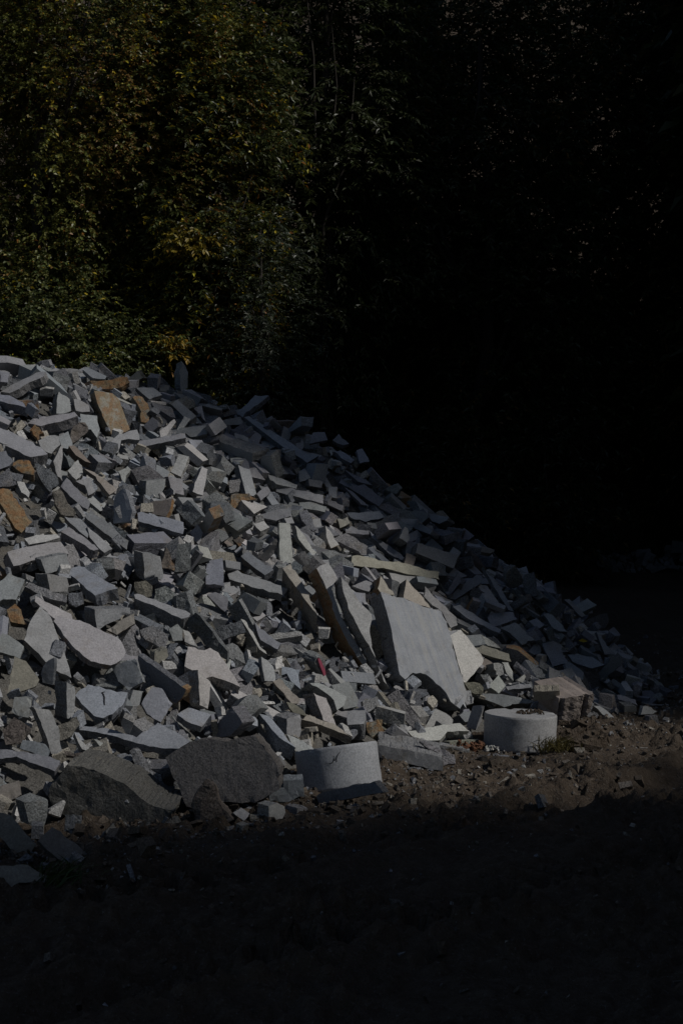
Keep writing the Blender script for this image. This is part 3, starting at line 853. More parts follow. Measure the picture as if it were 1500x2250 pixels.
block|F|880,955 935,960 932,1032 892,1030|-14,6|.85|t=w G=1|pale upright brick just above the diamond shaped block
block|F|1115,1205 1195,1203 1196,1250 1115,1247|-34,-24|.75|G=1|squared grey block below the tilted flat slab
block|C|-20,95 60,28 110,50 160,75 135,140 108,205 20,200 -20,220|-8,42|.75||broad grey block at the left border, middle of the slope
block|C|438,15 480,-8 522,-28 650,50 776,128 700,148 628,176 530,95|10,82|.45|t=b|large sawn block with bluish top and rough front
bar|C|155,112 192,90 320,135 440,178 436,222 300,185|-4,36|.7|R=1|grey bar crossing below the squared block at left
block|C|310,36 440,55 456,110 448,152 400,150 330,150|-104,-4|.75||squared block with dark left side near the bluish topped block
slab|C|268,240 335,322 380,420 412,500 472,720 400,690 300,612 230,540 160,470 200,340|-26,44|.75|rr=.4|huge triangular grey slab pointing up at left
slab|C|235,180 350,240 470,300 482,350 420,340 360,328 230,215|-4,30|.65|t=w|pale slab tucked behind the leaf shaped slab's top
slab|C|355,345 380,312 470,325 560,350 680,415 800,470 830,550 800,602 730,636 660,625 600,610 500,530 420,440|-22,38|.65|rr=.5 dz=-.08|leaf shaped smooth slab with a tan rim
block|C|625,268 740,262 860,256 858,298 760,345 642,406 630,340|-88,-16|.7||lit trapezoid block with dark end above the leaf shaped slab
slab|C|700,402 780,345 885,293 892,360 830,400 770,432|-6,14|.8|t=t rr=.7|tan edged stone between the trapezoid block and the small cubes
bar|C|882,168 905,160 1080,225 1255,298 1240,318 1195,328 1040,255 890,195|-14,92|.45|rr=.1|long thick bar with narrow lit top and coarse dark front
bar|C|1205,345 1290,290 1400,415 1500,545 1500,622 1450,602 1330,470|12,-8|.85|t=d R=1|long coarse dark bar aimed at the pale flat slab
wedge|C|95,578 170,610 215,670 262,730 240,770 200,792 130,815 60,846 48,820 70,700|-10,16|.8|t=o r=.2|olive tan triangular stone near the left border
slab|D|40,512 150,535 185,518 240,550 272,600 300,640 388,780 300,742 200,710 150,722 60,665 12,640|-12,62|.6|t=w dz=-.05|pale flat slab with a ragged outline at left of centre
bar|C|905,565 1060,675 1228,795 1200,850 1162,892 1030,775 900,645|34,-8|.8|t=d re=1|long black sided bar with a rusty square end
block|C|1305,665 1345,705 1388,745 1380,840 1372,926 1315,900 1310,780|-76,14|.75|t=w|upright block with bright right face below the pale flat slab
block|C|735,650 810,620 890,590 920,670 945,745 850,800 780,740|14,12|.88||tilted grey square slab left of the long black sided bar
slab|C|495,835 530,795 580,760 700,792 842,815 822,880 780,920 740,958 680,985 620,970 540,890|-6,52|.6|t=b|smooth blue slab with a small black squiggle
block|C|930,890 965,830 1002,778 1070,788 1105,840 1142,890 1100,960 1062,1015 1010,985 968,958|-12,14|.85|t=b|rounded bullet shaped stone right of the blue slab
block|C|75,942 95,845 215,843 205,910 190,985 120,975|-4,8|.9||small squared pale block under the olive tan triangle
slab|C|220,910 330,925 370,1030 402,1130 412,1200 378,1225 340,1222 310,1120 270,1010|-44,10|.8||tapering upright slab with rounded foot near lower left
block|C|440,745 492,775 494,880 492,980 442,988 440,860|-104,-4|.75||dark upright block with slim lit right side at lower left
block|C|20,1062 95,985 150,1015 202,1050 175,1105 150,1150 40,1160|-6,14|.85|t=n r=.3 R=1|dark brown cube near the lower left border
block|C|380,1030 505,975 527,1020 470,1098 400,1130|-6,14|.85|t=t R=1|dull tan block between the tapering slab and the blue slab
slab|C|478,1052 530,1030 700,1050 850,1090 900,1110 970,1060 1040,1013 1112,1052 1190,1090 1257,1133 1222,1165 1180,1187 1060,1182 900,1150 740,1100 600,1072|-4,54|.55|t=b|long smooth shelf of bluish stone above the lower boulders
slab|C|1170,962 1240,915 1310,930 1392,960 1362,1005 1330,1042 1260,1020|-14,42|.6|t=b|bluish stone just left of the dark triangular chunk
chunk|D|180,1120 250,1010 325,905 360,955 395,1015 340,1075 300,1108|82,4|.8|t=d|dark triangular chunk with rough lit right side
wedge|D|508,953 550,965 590,990 670,1085 752,1180 700,1150 640,1112 570,1030|-34,100|.5|t=b|tall prism with narrow bright top left of the left cylinder
slab|D|690,1090 745,1110 800,1140 870,1190 820,1205 760,1217 720,1150|-6,20|.6|t=w|bright flat stone behind the left cylinder's rim
block|D|690,990 780,958 786,1030 780,1112 735,1105 690,1092|-86,-14|.75||upright block with lit right side above the left cylinder
slab|D|622,937 700,930 850,968 1000,1020 1060,1062 1122,1115 1000,1062 880,1020 780,990|-4,56|.55|t=t|long tan fronted slab behind the left cylinder
block|D|865,815 950,852 985,940 1012,1030 970,1015 930,1000 895,900|-76,26|.75|t=w|bright upright block with black left side in mid foot
block|D|840,752 900,750 1000,795 1086,842 1070,900 1020,932 1000,865 920,800|-62,50|.65||sawn bar with bright top and rough end in mid foot
block|D|870,622 890,585 925,570 948,610 946,690 936,718 900,665|-86,-30|.7|R=1|rough block marked with a pink paint stripe
slab|D|658,643 720,650 775,665 772,725 782,795 720,742 690,690 655,702|-4,26|.75|t=b|small bluish stepped stone left of the pink marked block
block|D|522,580 560,600 600,640 620,742 580,742 545,740 530,660|-26,14|.75||upright grey block in the middle of the lower slope
slab|D|600,742 640,720 710,790 776,862 765,890 720,885 690,850|-10,14|.75|t=t|pale jagged stone sliding down right in the lower slope
slab|D|690,880 740,890 800,930 822,970 780,965 730,950|-6,14|.75|t=o|pale olive flake just below the pale jagged stone
bar|D|388,333 430,350 470,415 500,482 528,525 556,562 510,532 450,430|-46,44|.7|t=w|thin bright edge of a dark plank in mid slope
chunk|D|200,402 295,370 390,338 422,420 345,445 270,472|-4,10|.85|t=d R=1|coarse dark block beside the thin bright plank edge
block|D|475,350 600,460 657,490 632,532 590,510 520,470|-10,34|.65|t=d|small dark beam pointing into the shadow of the planks
block|D|1210,1010 1265,1000 1322,995 1332,1070 1270,1122 1220,1080|-6,8|.85|t=t r=.9 R=1|small rust stained block right of centre at the foot
block|D|1085,937 1210,935 1212,975 1202,1020 1090,1030|2,112|.45||tall squared block with flat top at the foot
block|D|1190,872 1290,840 1317,908 1262,928 1210,947|-18,10|.85|R=1|coarse bright cube at the foot left of the big bluish slab
slab|E|435,1370 600,1342 780,1315 842,1370 770,1368 700,1372 650,1430 580,1432 510,1440|-12,50|.5|t=w G=1|bright white topped slab between the two cylinders
bar|H|1035,240 1180,262 1320,287 1425,312 1422,392 1330,378 1250,358 1045,315|8,-34|.8|T=.45 G=1|long flat slab lying on the mud right of the left cylinder
chunk|H|1280,210 1390,245 1500,290 1500,350 1432,362 1420,300 1340,260|0,18|.75|R=1 G=1|rough slab end behind the long flat slab on the mud
boulder|G|310,450 340,370 400,290 440,235 500,245 620,272 740,322 840,370 910,440 960,480 1050,520 1155,545 1135,585 1110,627 950,632 800,627 560,592 345,556|44,-30|.85|t=m R=.75 T=.5 G=1 big=.016|long dark boulder tapering to the right at the heap's foot
boulder|P|365,1665 400,1640 440,1622 500,1630 556,1613 580,1640 602,1670 613,1688 612,1735 560,1765 505,1762 450,1772 410,1772 392,1730|12,16|.85|t=m R=.5 r=.12 T=.45 G=1 big=.006|large brown grey boulder left of the left cylinder
boulder|P|420,1770 438,1740 455,1718 472,1726 485,1768 515,1802 490,1816 430,1816|-6,4|.8|t=n r=.25 R=1 T=.22 G=1|upright jagged brown rock in front of the large boulder
block|P|590,1772 608,1764 627,1772 627,1800 610,1808 592,1806|-28,-2|.75|t=w G=1|small pale cube on the mud before the boulders
block|P|512,1786 530,1772 550,1788 536,1804|-8,8|.75|G=1|little grey stone between the brown rock and the pale cube
bar|H|385,515 470,490 472,452 590,448 597,550 480,580 390,574|-10,-10|.85|t=b T=.2 G=1|stepped bluish stone left of the left cylinder's base
bar|H|665,545 705,520 860,486 1015,453 1068,522 880,560 690,597|40,5|.8|t=d G=1|dark sloping bar lying against the left cylinder's base
slab|C|-20,1190 40,1190 150,1205 280,1232 402,1262 362,1335 230,1285 110,1238 -20,1255|-4,44|.6|t=d|wide dark slab above the long dark boulder
block|G|-15,385 60,365 125,345 145,440 80,478 -15,505|-4,18|.85|t=t|dull tan grey block at the lower left border
block|G|432,572 485,572 542,582 540,650 530,722 470,700 420,690|-10,4|.88|G=1 R=1|small upright squared stone below the long dark boulder
bar|G|-20,555 60,562 150,670 242,770 200,830 150,880 60,790 -20,700|-10,12|.88|t=m G=1|big dark bar slanting down at the lower left border
block|G|345,650 460,735 582,830 530,885 478,932 380,860 250,745|-34,24|.75|t=m G=1|dark tilted block at the heap's lower left tip
bar|G|852,150 880,130 912,126 960,200 1002,270 1060,310 1102,400 1090,432 1010,385 930,340 890,240|-10,16|.8|R=1|jagged edged bar between the long boulder and the brown one
slab|G|-20,905 90,898 180,905 250,940 310,972 330,1020 240,1015 130,1022 60,1060 -20,1110|-6,30|.6|t=m G=1|dark dull slab lying in shade at the bottom left border
block|G|690,682 750,626 787,690 720,727|-14,10|.85|t=t G=1|small brownish cube under the long dark boulder
chunk|G|610,718 640,706 666,742 632,746|-2,8|.85|t=w G=1|white pebble beside the small brownish cube
wedge|C|490,1080 560,1150 632,1226 585,1210 540,1190|-18,30|.7|t=w|bright narrow wedge under the bluish shelf, left one
wedge|C|620,1125 665,1142 712,1166 690,1202 650,1160|-24,10|.7|t=w|small bright wedge under the bluish shelf, right one
slab|C|420,1200 560,1220 700,1242 722,1282 600,1262 430,1232|-4,18|.75|t=n R=1|dark brown plank shaped stone above the long dark boulder
block|C|150,1130 300,1150 332,1200 310,1262 230,1220 130,1182|-8,12|.85|t=d|dark block beside the wide dark slab at lower left
block|C|885,85 960,75 1010,110 1005,180 940,190 880,150|-6,10|.85|t=o R=1|rough olive grey block above the long thick bar
block|C|1020,130 1090,110 1150,160 1140,235 1060,245 1015,200|-6,10|.85|R=1|coarse grey cube right of the rough olive grey block
block|C|450,160 540,150 556,230 500,250 450,230|-6,16|.85|t=d R=1|dark coarse cube left of the large bluish topped block
bar|C|1365,170 1420,150 1500,185 1500,300 1430,240|-6,14|.8|t=d|dark bar right of the coarse cubes at mid slope
block|C|1110,395 1170,360 1208,400 1200,470 1140,478|-10,8|.85||small rounded grey block above the pale flat slab
slab|C|1205,400 1250,410 1308,520 1215,480|-6,14|.8|t=w|pale triangular stone left of the long coarse dark bar
block|C|915,400 1000,375 1118,430 1112,475 1070,530 960,470|-10,12|.85|R=1|coarse grey block right of the leaf shaped slab
block|C|1020,555 1100,530 1110,575 1060,630 1015,635|-40,-14|.8|t=t r=.3|tan grey brick end beside the long black sided bar
block|C|-20,415 60,440 160,510 130,590 40,560 -20,545|-6,26|.75||grey block at the left border under the rusty brown one
chunk|C|45,270 100,225 140,270 185,370 120,360 70,350|-6,30|.75|t=n r=.8 R=1|rusty streaked block beside the huge triangular slab
block|C|265,690 300,620 355,585 355,680 345,765 280,750|10,2|.85|t=d|dark triangular block in front of the huge triangular slab
"""
FILL = [34,1035,-1189,10813,-459,998,-41,42,-19,
39,932,127,11627,-423,105,-152,696,-694,
37,729,-1941,9168,134,256,-361,554,-705,
10,1080,1003,12898,-320,467,767,355,262,
10,1037,-1775,13137,1730,257,-851,-437,133,
49,524,-1314,9415,-96,31,-985,148,86,
10,998,976,16045,1537,867,450,213,14,
29,1013,1271,12063,-75,212,9,-17,977,
52,978,-2303,9977,159,552,774,287,115,
53,1068,1410,12707,-194,665,673,245,213,
54,1090,2479,14960,-272,75,15,295,-953,
49,1064,-1727,11586,909,602,28,-490,629,
11,739,-313,9738,-10,960,-26,40,-276,
6,846,3368,15465,-184,24,224,914,337,
14,654,-1653,10064,-392,232,700,-630,-243,
53,1047,599,12626,225,98,888,-87,-441,
47,898,-1422,13879,2011,157,392,31,906,
16,1117,-1123,12525,1100,76,-169,216,-959,
8,697,413,12227,307,751,-652,102,15,
18,954,-721,11176,511,553,-410,306,-658,
13,984,-813,16251,2539,265,778,337,-459,
19,1120,-1052,14406,1888,334,307,298,840,
13,931,-1356,12499,1568,208,690,-155,-675,
22,893,-1217,13773,1941,555,-266,-51,786,
5,681,-836,12476,1103,475,736,292,-383,
8,984,109,12894,540,335,-33,-178,-925,
37,847,-1301,12102,1244,382,291,605,635,
48,1100,-1294,12430,1408,747,-280,130,-589,
30,894,-1031,15684,2328,758,109,466,-443,
37,1116,-2751,13468,2177,382,-46,-910,-155,
17,1033,13,12148,467,715,419,433,-354,
55,1110,1031,13077,-91,182,-902,369,130,
5,1047,1859,15030,478,258,214,-805,490,
38,630,-838,10464,-353,593,12,-51,803,
37,1094,-1930,14315,2342,574,771,10,276,
53,702,-214,12060,128,994,97,-21,-35,
23,861,1951,16550,1276,566,645,502,-108,
37,1116,624,13136,296,325,766,-26,554,
9,843,-769,12588,1233,282,-214,-933,58,
55,1062,-506,17789,3039,837,-81,-125,-527,
31,692,-1967,9274,-286,29,389,-920,-25,
57,833,-1588,15432,2649,106,-910,170,363,
46,881,-2376,14257,2494,839,227,131,477,
17,1083,-297,16819,2474,617,-143,725,272,
14,862,2317,16347,1017,661,408,-177,-605,
34,863,-3598,15500,3585,322,858,392,82,
50,820,-2728,12648,1840,706,20,-257,660,
37,1066,-1204,14128,1986,301,-810,-80,497,
3,959,-1986,11482,699,125,-792,510,311,
1,1054,-2168,10291,75,512,825,42,-235,
52,713,-1338,11557,805,245,-259,-560,-748,
32,972,-1305,13750,1691,112,-739,-634,-200,
24,820,-3062,15389,3376,143,-338,142,-919,
44,837,-620,12853,878,395,904,80,141,
35,1031,486,16049,1812,210,858,447,145,
5,682,-518,12460,831,183,366,-888,-210,
30,645,-992,11386,578,1,467,-116,877,
24,1066,-28,13627,683,172,913,367,36,
56,906,2735,14690,-12,184,205,-958,-77,
40,1118,-2262,12204,1577,856,118,450,-225,
14,1042,-2815,11706,1391,844,496,158,-132,
36,880,-1605,11836,1101,111,-925,345,117,
28,991,1191,13082,134,480,-575,-195,633,
5,738,-1286,10154,230,964,202,-57,-166,
13,1011,311,13674,821,20,-484,5,-875,
10,663,2861,15550,357,555,657,-508,49,
23,663,303,11720,-314,85,-288,-953,-47,
4,714,868,15367,1269,329,21,-310,-892,
16,821,-1426,10525,427,289,263,-141,910,
45,1023,-584,13825,1050,534,-164,465,-687,
20,881,870,12751,117,527,126,271,-795,
23,752,2113,16241,1207,455,575,197,-650,
49,918,1420,14955,630,367,899,239,27,
26,817,-816,11727,584,770,484,219,354,
22,781,-673,11379,474,945,202,253,-40,
52,968,-1318,15816,2548,431,-756,492,23,
42,954,-1390,15287,2367,149,-252,-883,366,
17,793,2604,14150,-70,86,40,724,683,
54,801,-2079,12093,1492,235,-922,287,-115,
8,1120,1589,16014,1057,469,321,-114,814,
4,902,1139,16617,1751,848,144,-42,-508,
6,673,-3253,15347,3254,42,598,-767,-228,
47,956,1960,14934,367,17,523,520,675,
11,838,-1618,11026,600,564,-631,-278,455,
1,749,-748,11807,727,738,-282,-403,462,
55,686,1998,14406,-388,959,22,-51,-279,
58,779,-1795,16698,3164,904,-160,378,-116,
9,1069,12,12079,318,133,224,-114,959,
24,540,586,11400,-24,364,-406,585,-600,
57,674,-967,11117,391,457,-412,393,-683,
18,816,-2563,13076,1958,288,294,882,227,
57,627,-633,12094,487,591,331,-52,734,
32,877,-2021,16613,3137,923,289,173,185,
50,1059,1276,16657,1612,569,-3,22,-822,
34,734,-1921,12675,1541,713,53,-186,674,
9,987,-1435,16386,2973,208,440,850,200,
7,910,1116,17698,1936,174,889,-380,-186,
59,879,651,16104,1722,389,418,778,261,
52,941,-920,12004,815,243,167,-888,352,
15,765,2655,16529,702,556,-188,459,-667,
32,935,2700,14748,61,345,-404,618,-580,
50,675,-2010,12280,1558,282,512,787,-197,
1,849,-3219,14766,2890,57,-881,407,236,
11,1003,1030,15957,1357,645,-380,661,-50,
12,832,3505,15885,13,635,-559,449,-289,
33,1102,-1468,15687,2645,75,723,565,-392,
56,731,-675,12832,1011,476,143,-307,-811,
38,593,941,12231,30,52,42,-997,-48,
6,1106,603,18100,2252,124,-477,-865,-91,
7,836,2859,17495,839,46,-394,870,292,
33,580,-1877,8999,47,423,463,553,548,
5,988,-1186,13398,1583,55,-435,867,-236,
18,847,1687,16795,1435,493,-733,324,-338,
10,855,-570,12755,729,92,957,225,156,
43,1020,-1676,11194,749,226,-806,-524,-160,
56,634,1025,12433,37,299,16,-4,-954,
44,1117,1012,16079,1348,100,175,-150,968,
21,995,-147,13506,865,121,-969,-215,11,
45,863,422,17298,2425,91,-900,-144,400,
37,1054,-1227,14550,2049,354,-770,-456,-274,
50,935,-1476,13068,1650,366,-459,238,-773,
4,628,-213,13374,969,922,77,252,-284,
24,756,3175,16114,374,158,112,-119,974,
28,479,-1124,9602,-50,21,-307,950,50,
54,897,-3043,15607,3415,668,-634,-160,355,
59,1051,-1821,15505,2683,327,320,-31,889,
3,738,2682,16055,626,897,318,270,-147,
15,1117,723,15485,1290,271,-185,436,-838,
49,734,2476,15320,260,248,873,289,-304,
44,698,-1256,10977,401,433,479,341,683,
20,789,-1540,17179,3228,162,-122,-958,205,
19,803,584,17196,2135,338,-206,-423,-815,
25,1098,-2328,13624,2063,176,565,-725,-352,
1,694,-839,14045,1707,167,-803,-572,-7,
52,843,-6,14774,1492,221,95,-969,-56,
3,1104,-2367,11405,733,611,328,656,-299,
39,894,-2372,15717,3089,607,-639,461,-101,
4,1063,-1180,17195,2936,617,-91,276,-731,
35,962,-400,17760,2841,473,260,-154,828,
2,1054,-246,14179,1470,305,705,601,220,
56,1071,-2451,11865,1346,870,-288,313,-251,
56,854,-1536,12860,1410,655,7,213,-725,
26,622,1658,15738,1011,86,209,357,906,
31,764,1270,15358,830,23,201,-124,971,
0,486,-1521,10366,513,464,-295,441,710,
38,494,-1627,9569,-36,84,29,-992,88,
14,737,1910,16241,966,301,-214,5,929,
37,1021,-2190,12149,676,208,-15,382,-901,
1,942,-2241,17429,3593,552,-371,611,-430,
9,864,-980,16003,2412,434,330,-80,834,
9,854,-1289,13058,1609,214,265,927,-160,
1,854,1377,16427,1453,103,-49,698,707,
3,1073,-3322,15505,3464,595,487,-584,260,
41,960,-1841,16922,3269,948,-112,-162,250,
5,948,-2291,15137,2645,286,-209,-930,-103,
44,742,2493,16160,609,453,387,125,793,
52,1110,-2574,14592,2580,223,233,-945,58,
7,700,975,16596,1808,506,237,165,812,
28,854,-27,12471,551,421,-249,-872,-21,
44,1090,2111,14954,266,91,258,-892,-359,
29,733,660,12694,247,326,296,-79,894,
9,995,-1783,17643,3402,954,107,208,-185,
36,920,518,16633,1890,8,-341,806,483,
16,991,1516,16635,1438,760,-167,375,-504,
34,628,1409,14198,330,215,670,694,-154,
47,863,1116,13560,86,403,-775,-430,229,
3,730,-2070,15979,2973,11,-360,53,931,
59,957,940,16778,1965,755,286,283,518,
1,793,-1918,12414,1527,649,-279,-477,522,
33,983,-115,12835,658,82,863,494,65,
21,777,2954,15156,161,423,569,480,516,
8,705,452,11860,203,53,-556,702,-442,
11,951,-2720,14292,2520,132,-535,828,-99,
59,1019,-1937,14558,2430,212,611,531,547,
58,803,-1444,15134,2358,314,370,132,864,
39,588,2046,15624,699,717,-628,-36,-301,
57,731,-2400,11098,812,605,616,-255,-436,
32,661,777,13264,264,633,450,103,622,
22,975,-1016,16261,2541,595,669,-74,-439,
55,814,-69,17470,2449,899,138,47,-413,
24,918,-1419,15045,2130,748,498,269,-348,
10,853,-156,16025,1966,260,528,701,403,
15,682,-381,14061,1576,665,-355,308,-580,
8,670,-1036,13451,1516,189,876,443,26,
1,680,1403,15556,1021,421,-330,487,690,
58,890,-1606,11399,787,933,186,233,-199,
9,1083,1204,13822,-81,67,66,-592,800,
52,798,614,17303,2271,43,-546,-699,460,
3,1040,480,14877,1229,648,331,-548,413,
0,680,-1854,11160,716,273,561,553,552,
45,699,502,11668,-35,568,-18,19,-823,
10,426,-1285,12600,1579,114,868,-204,438,
32,957,-886,12464,901,34,294,-872,391,
35,747,1827,14765,402,573,-327,146,-737,
47,810,-1990,9698,11,713,16,236,-660,
38,631,-92,16501,2095,127,960,216,-126,
23,705,557,16962,2039,133,217,-304,918,
54,657,-2006,13585,1853,174,377,799,435,
38,918,-2511,17277,3560,106,938,99,314,
24,664,-2457,15002,2717,380,-49,-706,596,
54,527,-1802,15121,2556,184,118,622,752,
35,569,-2518,12998,1905,311,221,-319,868,
5,842,-425,14418,1467,257,-875,-335,-235,
31,644,-589,13946,1380,457,393,789,-117,
34,624,-2568,10787,1104,275,-598,-614,-436,
30,547,2712,15959,476,113,198,-204,952,
29,578,3015,14185,-11,645,-704,-190,228,
25,632,-3050,14379,3031,515,-162,598,592,
25,672,-370,12173,690,771,54,518,365,
10,867,-971,11670,667,224,889,377,132,
1,1044,-2975,13657,2090,205,711,493,458,
54,1015,291,14888,1238,264,-293,143,-908,
1,1017,-1215,11740,819,272,-941,-55,194,
46,655,-2100,11090,861,509,36,784,353,
52,534,3078,15243,163,451,-631,-506,-377,
4,547,393,11557,35,30,-833,-551,41,
45,781,-2724,16968,3649,55,-907,-202,366,
56,916,-1620,16408,2809,117,981,-29,150,
1,1071,-2077,13564,2010,56,518,-824,-224,
55,1117,614,17055,1985,914,312,180,186,
0,818,746,16139,1595,759,14,-606,238,
49,1069,-114,14168,1278,44,-759,556,335,
28,891,-1294,12628,1423,274,769,-428,388,
33,884,1470,16411,1326,406,256,-96,872,
49,843,-181,13532,922,178,-851,-494,35,
23,797,3235,15399,35,142,-617,767,102,
30,544,2149,13798,-55,873,-162,202,414,
13,1011,-1322,10390,170,401,-67,226,-885,
14,979,-745,17591,2815,727,-102,-491,469,
6,751,-771,15710,2129,820,55,305,-480,
46,803,2111,15899,767,837,296,56,457,
40,860,-520,11742,400,808,36,311,-499,
39,839,3164,15638,-220,919,-35,275,282,
10,1005,-1188,10801,302,533,-145,-442,707,
46,1081,-1050,17731,3114,120,-370,-789,475,
7,917,-1340,17531,3085,157,823,520,167,
30,821,128,17275,2298,921,272,277,12,
23,869,-1979,13886,2128,240,78,136,958,
7,514,-2853,12181,1832,512,275,-82,809,
23,682,-1027,13071,1309,142,443,-855,-231,
53,956,-528,13090,942,317,279,13,906,
1,954,-380,11756,395,195,950,-241,-31,
42,971,-3005,13299,1853,198,-477,853,-69,
6,535,56,14373,1445,318,389,644,577,
52,451,-1362,11523,924,1,-841,-266,-471,
6,422,392,12537,353,435,148,-745,483,
48,719,-1619,10710,580,817,-411,-219,341,
6,891,-2465,9833,332,409,-172,364,-819,
56,1015,1358,17044,1606,120,-992,-23,35,
8,980,295,14969,1273,637,-638,405,154,
15,1110,-963,11533,431,359,-163,535,-747,
2,1084,-2467,14298,2363,920,134,237,-282,
1,1050,-2619,13343,2055,575,-617,-484,233,
28,1014,968,17642,2034,834,52,436,-335,
50,1016,-2356,13368,1910,212,923,296,-123,
38,891,-241,15670,1783,876,243,110,402,
15,767,2189,16481,1123,969,185,117,112,
1,786,-2017,10818,518,317,-375,-870,-41,
21,784,-2098,15089,2532,646,-47,261,-716,
42,765,-2109,13941,2147,852,373,-364,46,
50,841,-1724,11156,711,118,-462,807,-349,
53,890,1547,14544,271,220,-83,-942,240,
41,806,-2808,15503,3258,171,547,624,531,
37,960,-2261,15842,2883,737,104,-663,-84,
12,930,129,17174,2182,526,78,779,331,
41,666,-738,15378,2039,213,58,594,-774,
15,838,1600,17401,1564,109,-149,334,-924,
14,923,459,15795,1403,707,-579,406,-31,
37,629,-127,14952,1557,156,346,924,-41,
59,649,-1851,12943,1270,324,92,388,-858,
16,601,238,12802,416,631,-737,215,108,
2,966,178,12582,349,705,601,378,15,
7,1117,-1689,15283,2331,266,110,-756,588,
53,737,814,16949,1879,163,-129,468,-859,
41,797,-1192,14022,1762,218,561,-681,-416,
3,870,3726,16216,-177,521,101,446,-721,
13,1071,-3261,14827,3100,108,-964,-241,-35,
5,743,-1397,17462,3187,525,201,-157,-812,
8,897,-3341,13978,2915,951,190,230,82,
0,883,-2200,14017,2234,153,-312,-565,748,
22,776,718,15767,1457,277,-718,-638,21,
23,567,2059,15560,540,18,534,-782,-320,
36,972,-2073,10571,169,114,168,-878,433,
44,939,-2572,14887,2618,204,51,-943,259,
45,1035,-1383,15466,2390,951,162,249,87,
24,932,-870,15002,1727,120,488,817,284,
48,1068,-202,12652,480,719,239,618,-212,
8,625,2955,15532,151,929,180,221,-237,
38,986,-2118,16534,3113,474,327,-46,816,
31,917,963,18069,2063,200,922,203,-263,
11,627,14,16653,2138,440,-50,51,895,
22,815,748,16496,1703,218,827,440,273,
15,620,2207,16341,1084,584,-219,-436,649,
36,631,-987,12812,1226,286,-391,-875,-17,
18,623,-432,13400,902,541,18,179,-822,
37,631,3095,15553,265,311,-693,646,73,
15,684,-1504,9708,-47,445,-321,-373,748,
1,626,-2270,14954,2562,288,-132,250,-915,
26,794,2564,16876,791,610,-559,-561,3,
2,1018,1530,15865,819,337,265,-835,345,
25,1041,-791,12628,1099,98,-945,136,281,
39,537,3059,16697,571,89,901,-178,386,
11,821,2155,14974,305,145,711,411,552,
7,727,-2965,16159,3518,386,-451,-661,459,
17,644,-2834,15329,3222,149,-943,186,-233,
13,661,-2141,16340,3101,597,366,-219,-680,
46,869,-1833,14675,2370,709,-40,317,-629,
44,662,-211,15972,1879,939,178,294,12,
52,1064,-1759,12986,1369,424,68,551,-716,
0,689,1718,15627,680,116,860,442,228,
16,690,3063,15406,214,607,546,-521,249,
29,457,-1240,9789,-120,258,-16,13,-966,
10,884,-2629,16862,3402,218,854,442,167,
30,997,-3761,18820,3451,571,118,-228,-779,
28,658,-822,17582,3084,779,-350,158,496,
55,812,-1048,17195,2854,322,-727,-604,45,
23,705,-675,16732,2588,430,-77,162,885,
30,985,-752,16542,2490,202,370,-866,-270,
9,494,-2693,13334,2163,403,403,-349,-744,
9,666,-2195,13811,2133,538,224,29,812,
9,918,-1507,14295,2042,855,156,373,-326,
41,789,-980,14101,1477,862,502,25,-68,
13,733,2419,17120,1085,513,589,287,-554,
13,634,-245,13830,1177,392,512,762,-54,
11,659,-376,12823,768,738,-569,360,48,
0,686,2942,15731,317,871,-418,141,219,
29,639,-474,11801,595,158,104,-929,319,
0,1059,-368,12046,465,116,9,113,987,
21,458,-1738,9320,-118,735,-670,-81,67,
52,673,-3445,16912,3729,88,-415,-769,479,
15,977,-724,17971,3097,846,49,1,531,
20,718,-2280,14558,2348,343,235,-795,441,
10,892,-458,15581,1707,624,-538,180,-538,
29,1063,1367,17523,1764,74,-799,-594,65,
6,1101,1541,17923,1580,751,114,405,508,
47,764,1058,16555,1607,183,-299,-796,-494,
22,695,-146,15100,1574,89,-129,-800,-579,
54,837,-1197,13133,1283,911,0,249,330,
6,853,-1122,12608,994,686,-426,588,38,
38,838,-2024,11728,1058,1,576,260,775,
38,1035,-491,11034,-6,849,457,87,-251,
4,693,-399,11757,-351,278,-922,-232,139,
14,738,-3470,14436,3017,960,75,222,-156,
41,741,243,16442,1824,93,-49,-992,69,
30,796,-2559,12230,1600,819,426,-123,364,
53,890,1461,16216,1148,654,172,153,721,
37,1059,1283,15966,944,551,481,-529,431,
22,798,-308,13927,1015,544,-107,255,-792,
58,809,-828,12455,758,941,-71,-136,-301,
52,728,-922,11956,727,64,-200,-11,978,
33,918,2078,15041,380,298,12,-923,-243,
36,602,3182,15867,291,883,323,341,8,
44,679,3499,15880,-150,633,-16,9,774,
41,1108,-3115,15813,3444,72,918,341,188,
8,688,-2063,17175,3367,333,-187,-743,549,
20,827,-1752,17966,3454,65,972,-102,-199,
32,736,-1485,16981,3036,311,850,-357,-230,
9,975,-2107,15536,2749,258,-128,-951,-113,
40,811,-2196,15339,2673,398,-148,283,-860,
5,626,27,17659,2604,719,357,17,597,
39,714,-474,15783,1928,339,-741,-65,576,
55,1098,-728,15030,1731,469,66,346,810,
53,797,41,14291,1167,828,499,188,174,
44,633,2235,15578,728,592,436,389,555,
19,1066,-1067,12266,846,895,81,-117,-423,
50,1069,15,13132,474,438,150,352,813,
29,1028,1605,14677,345,449,-143,270,-840,
15,563,2403,14325,47,600,621,-386,-325,
59,1017,-1843,10071,113,895,127,235,-358,
49,743,-628,16255,2133,807,-20,399,-434,
21,873,223,16175,1732,158,248,-138,946,
1,894,-745,13237,1156,35,443,-860,250,
56,362,2116,16227,902,150,-946,187,220,
55,895,-1705,15332,2469,388,-3,-583,714,
23,914,453,16892,1982,23,815,-450,-363,
21,724,-1570,13822,1948,582,-370,469,-551,
12,539,-593,15333,1905,113,898,-368,212,
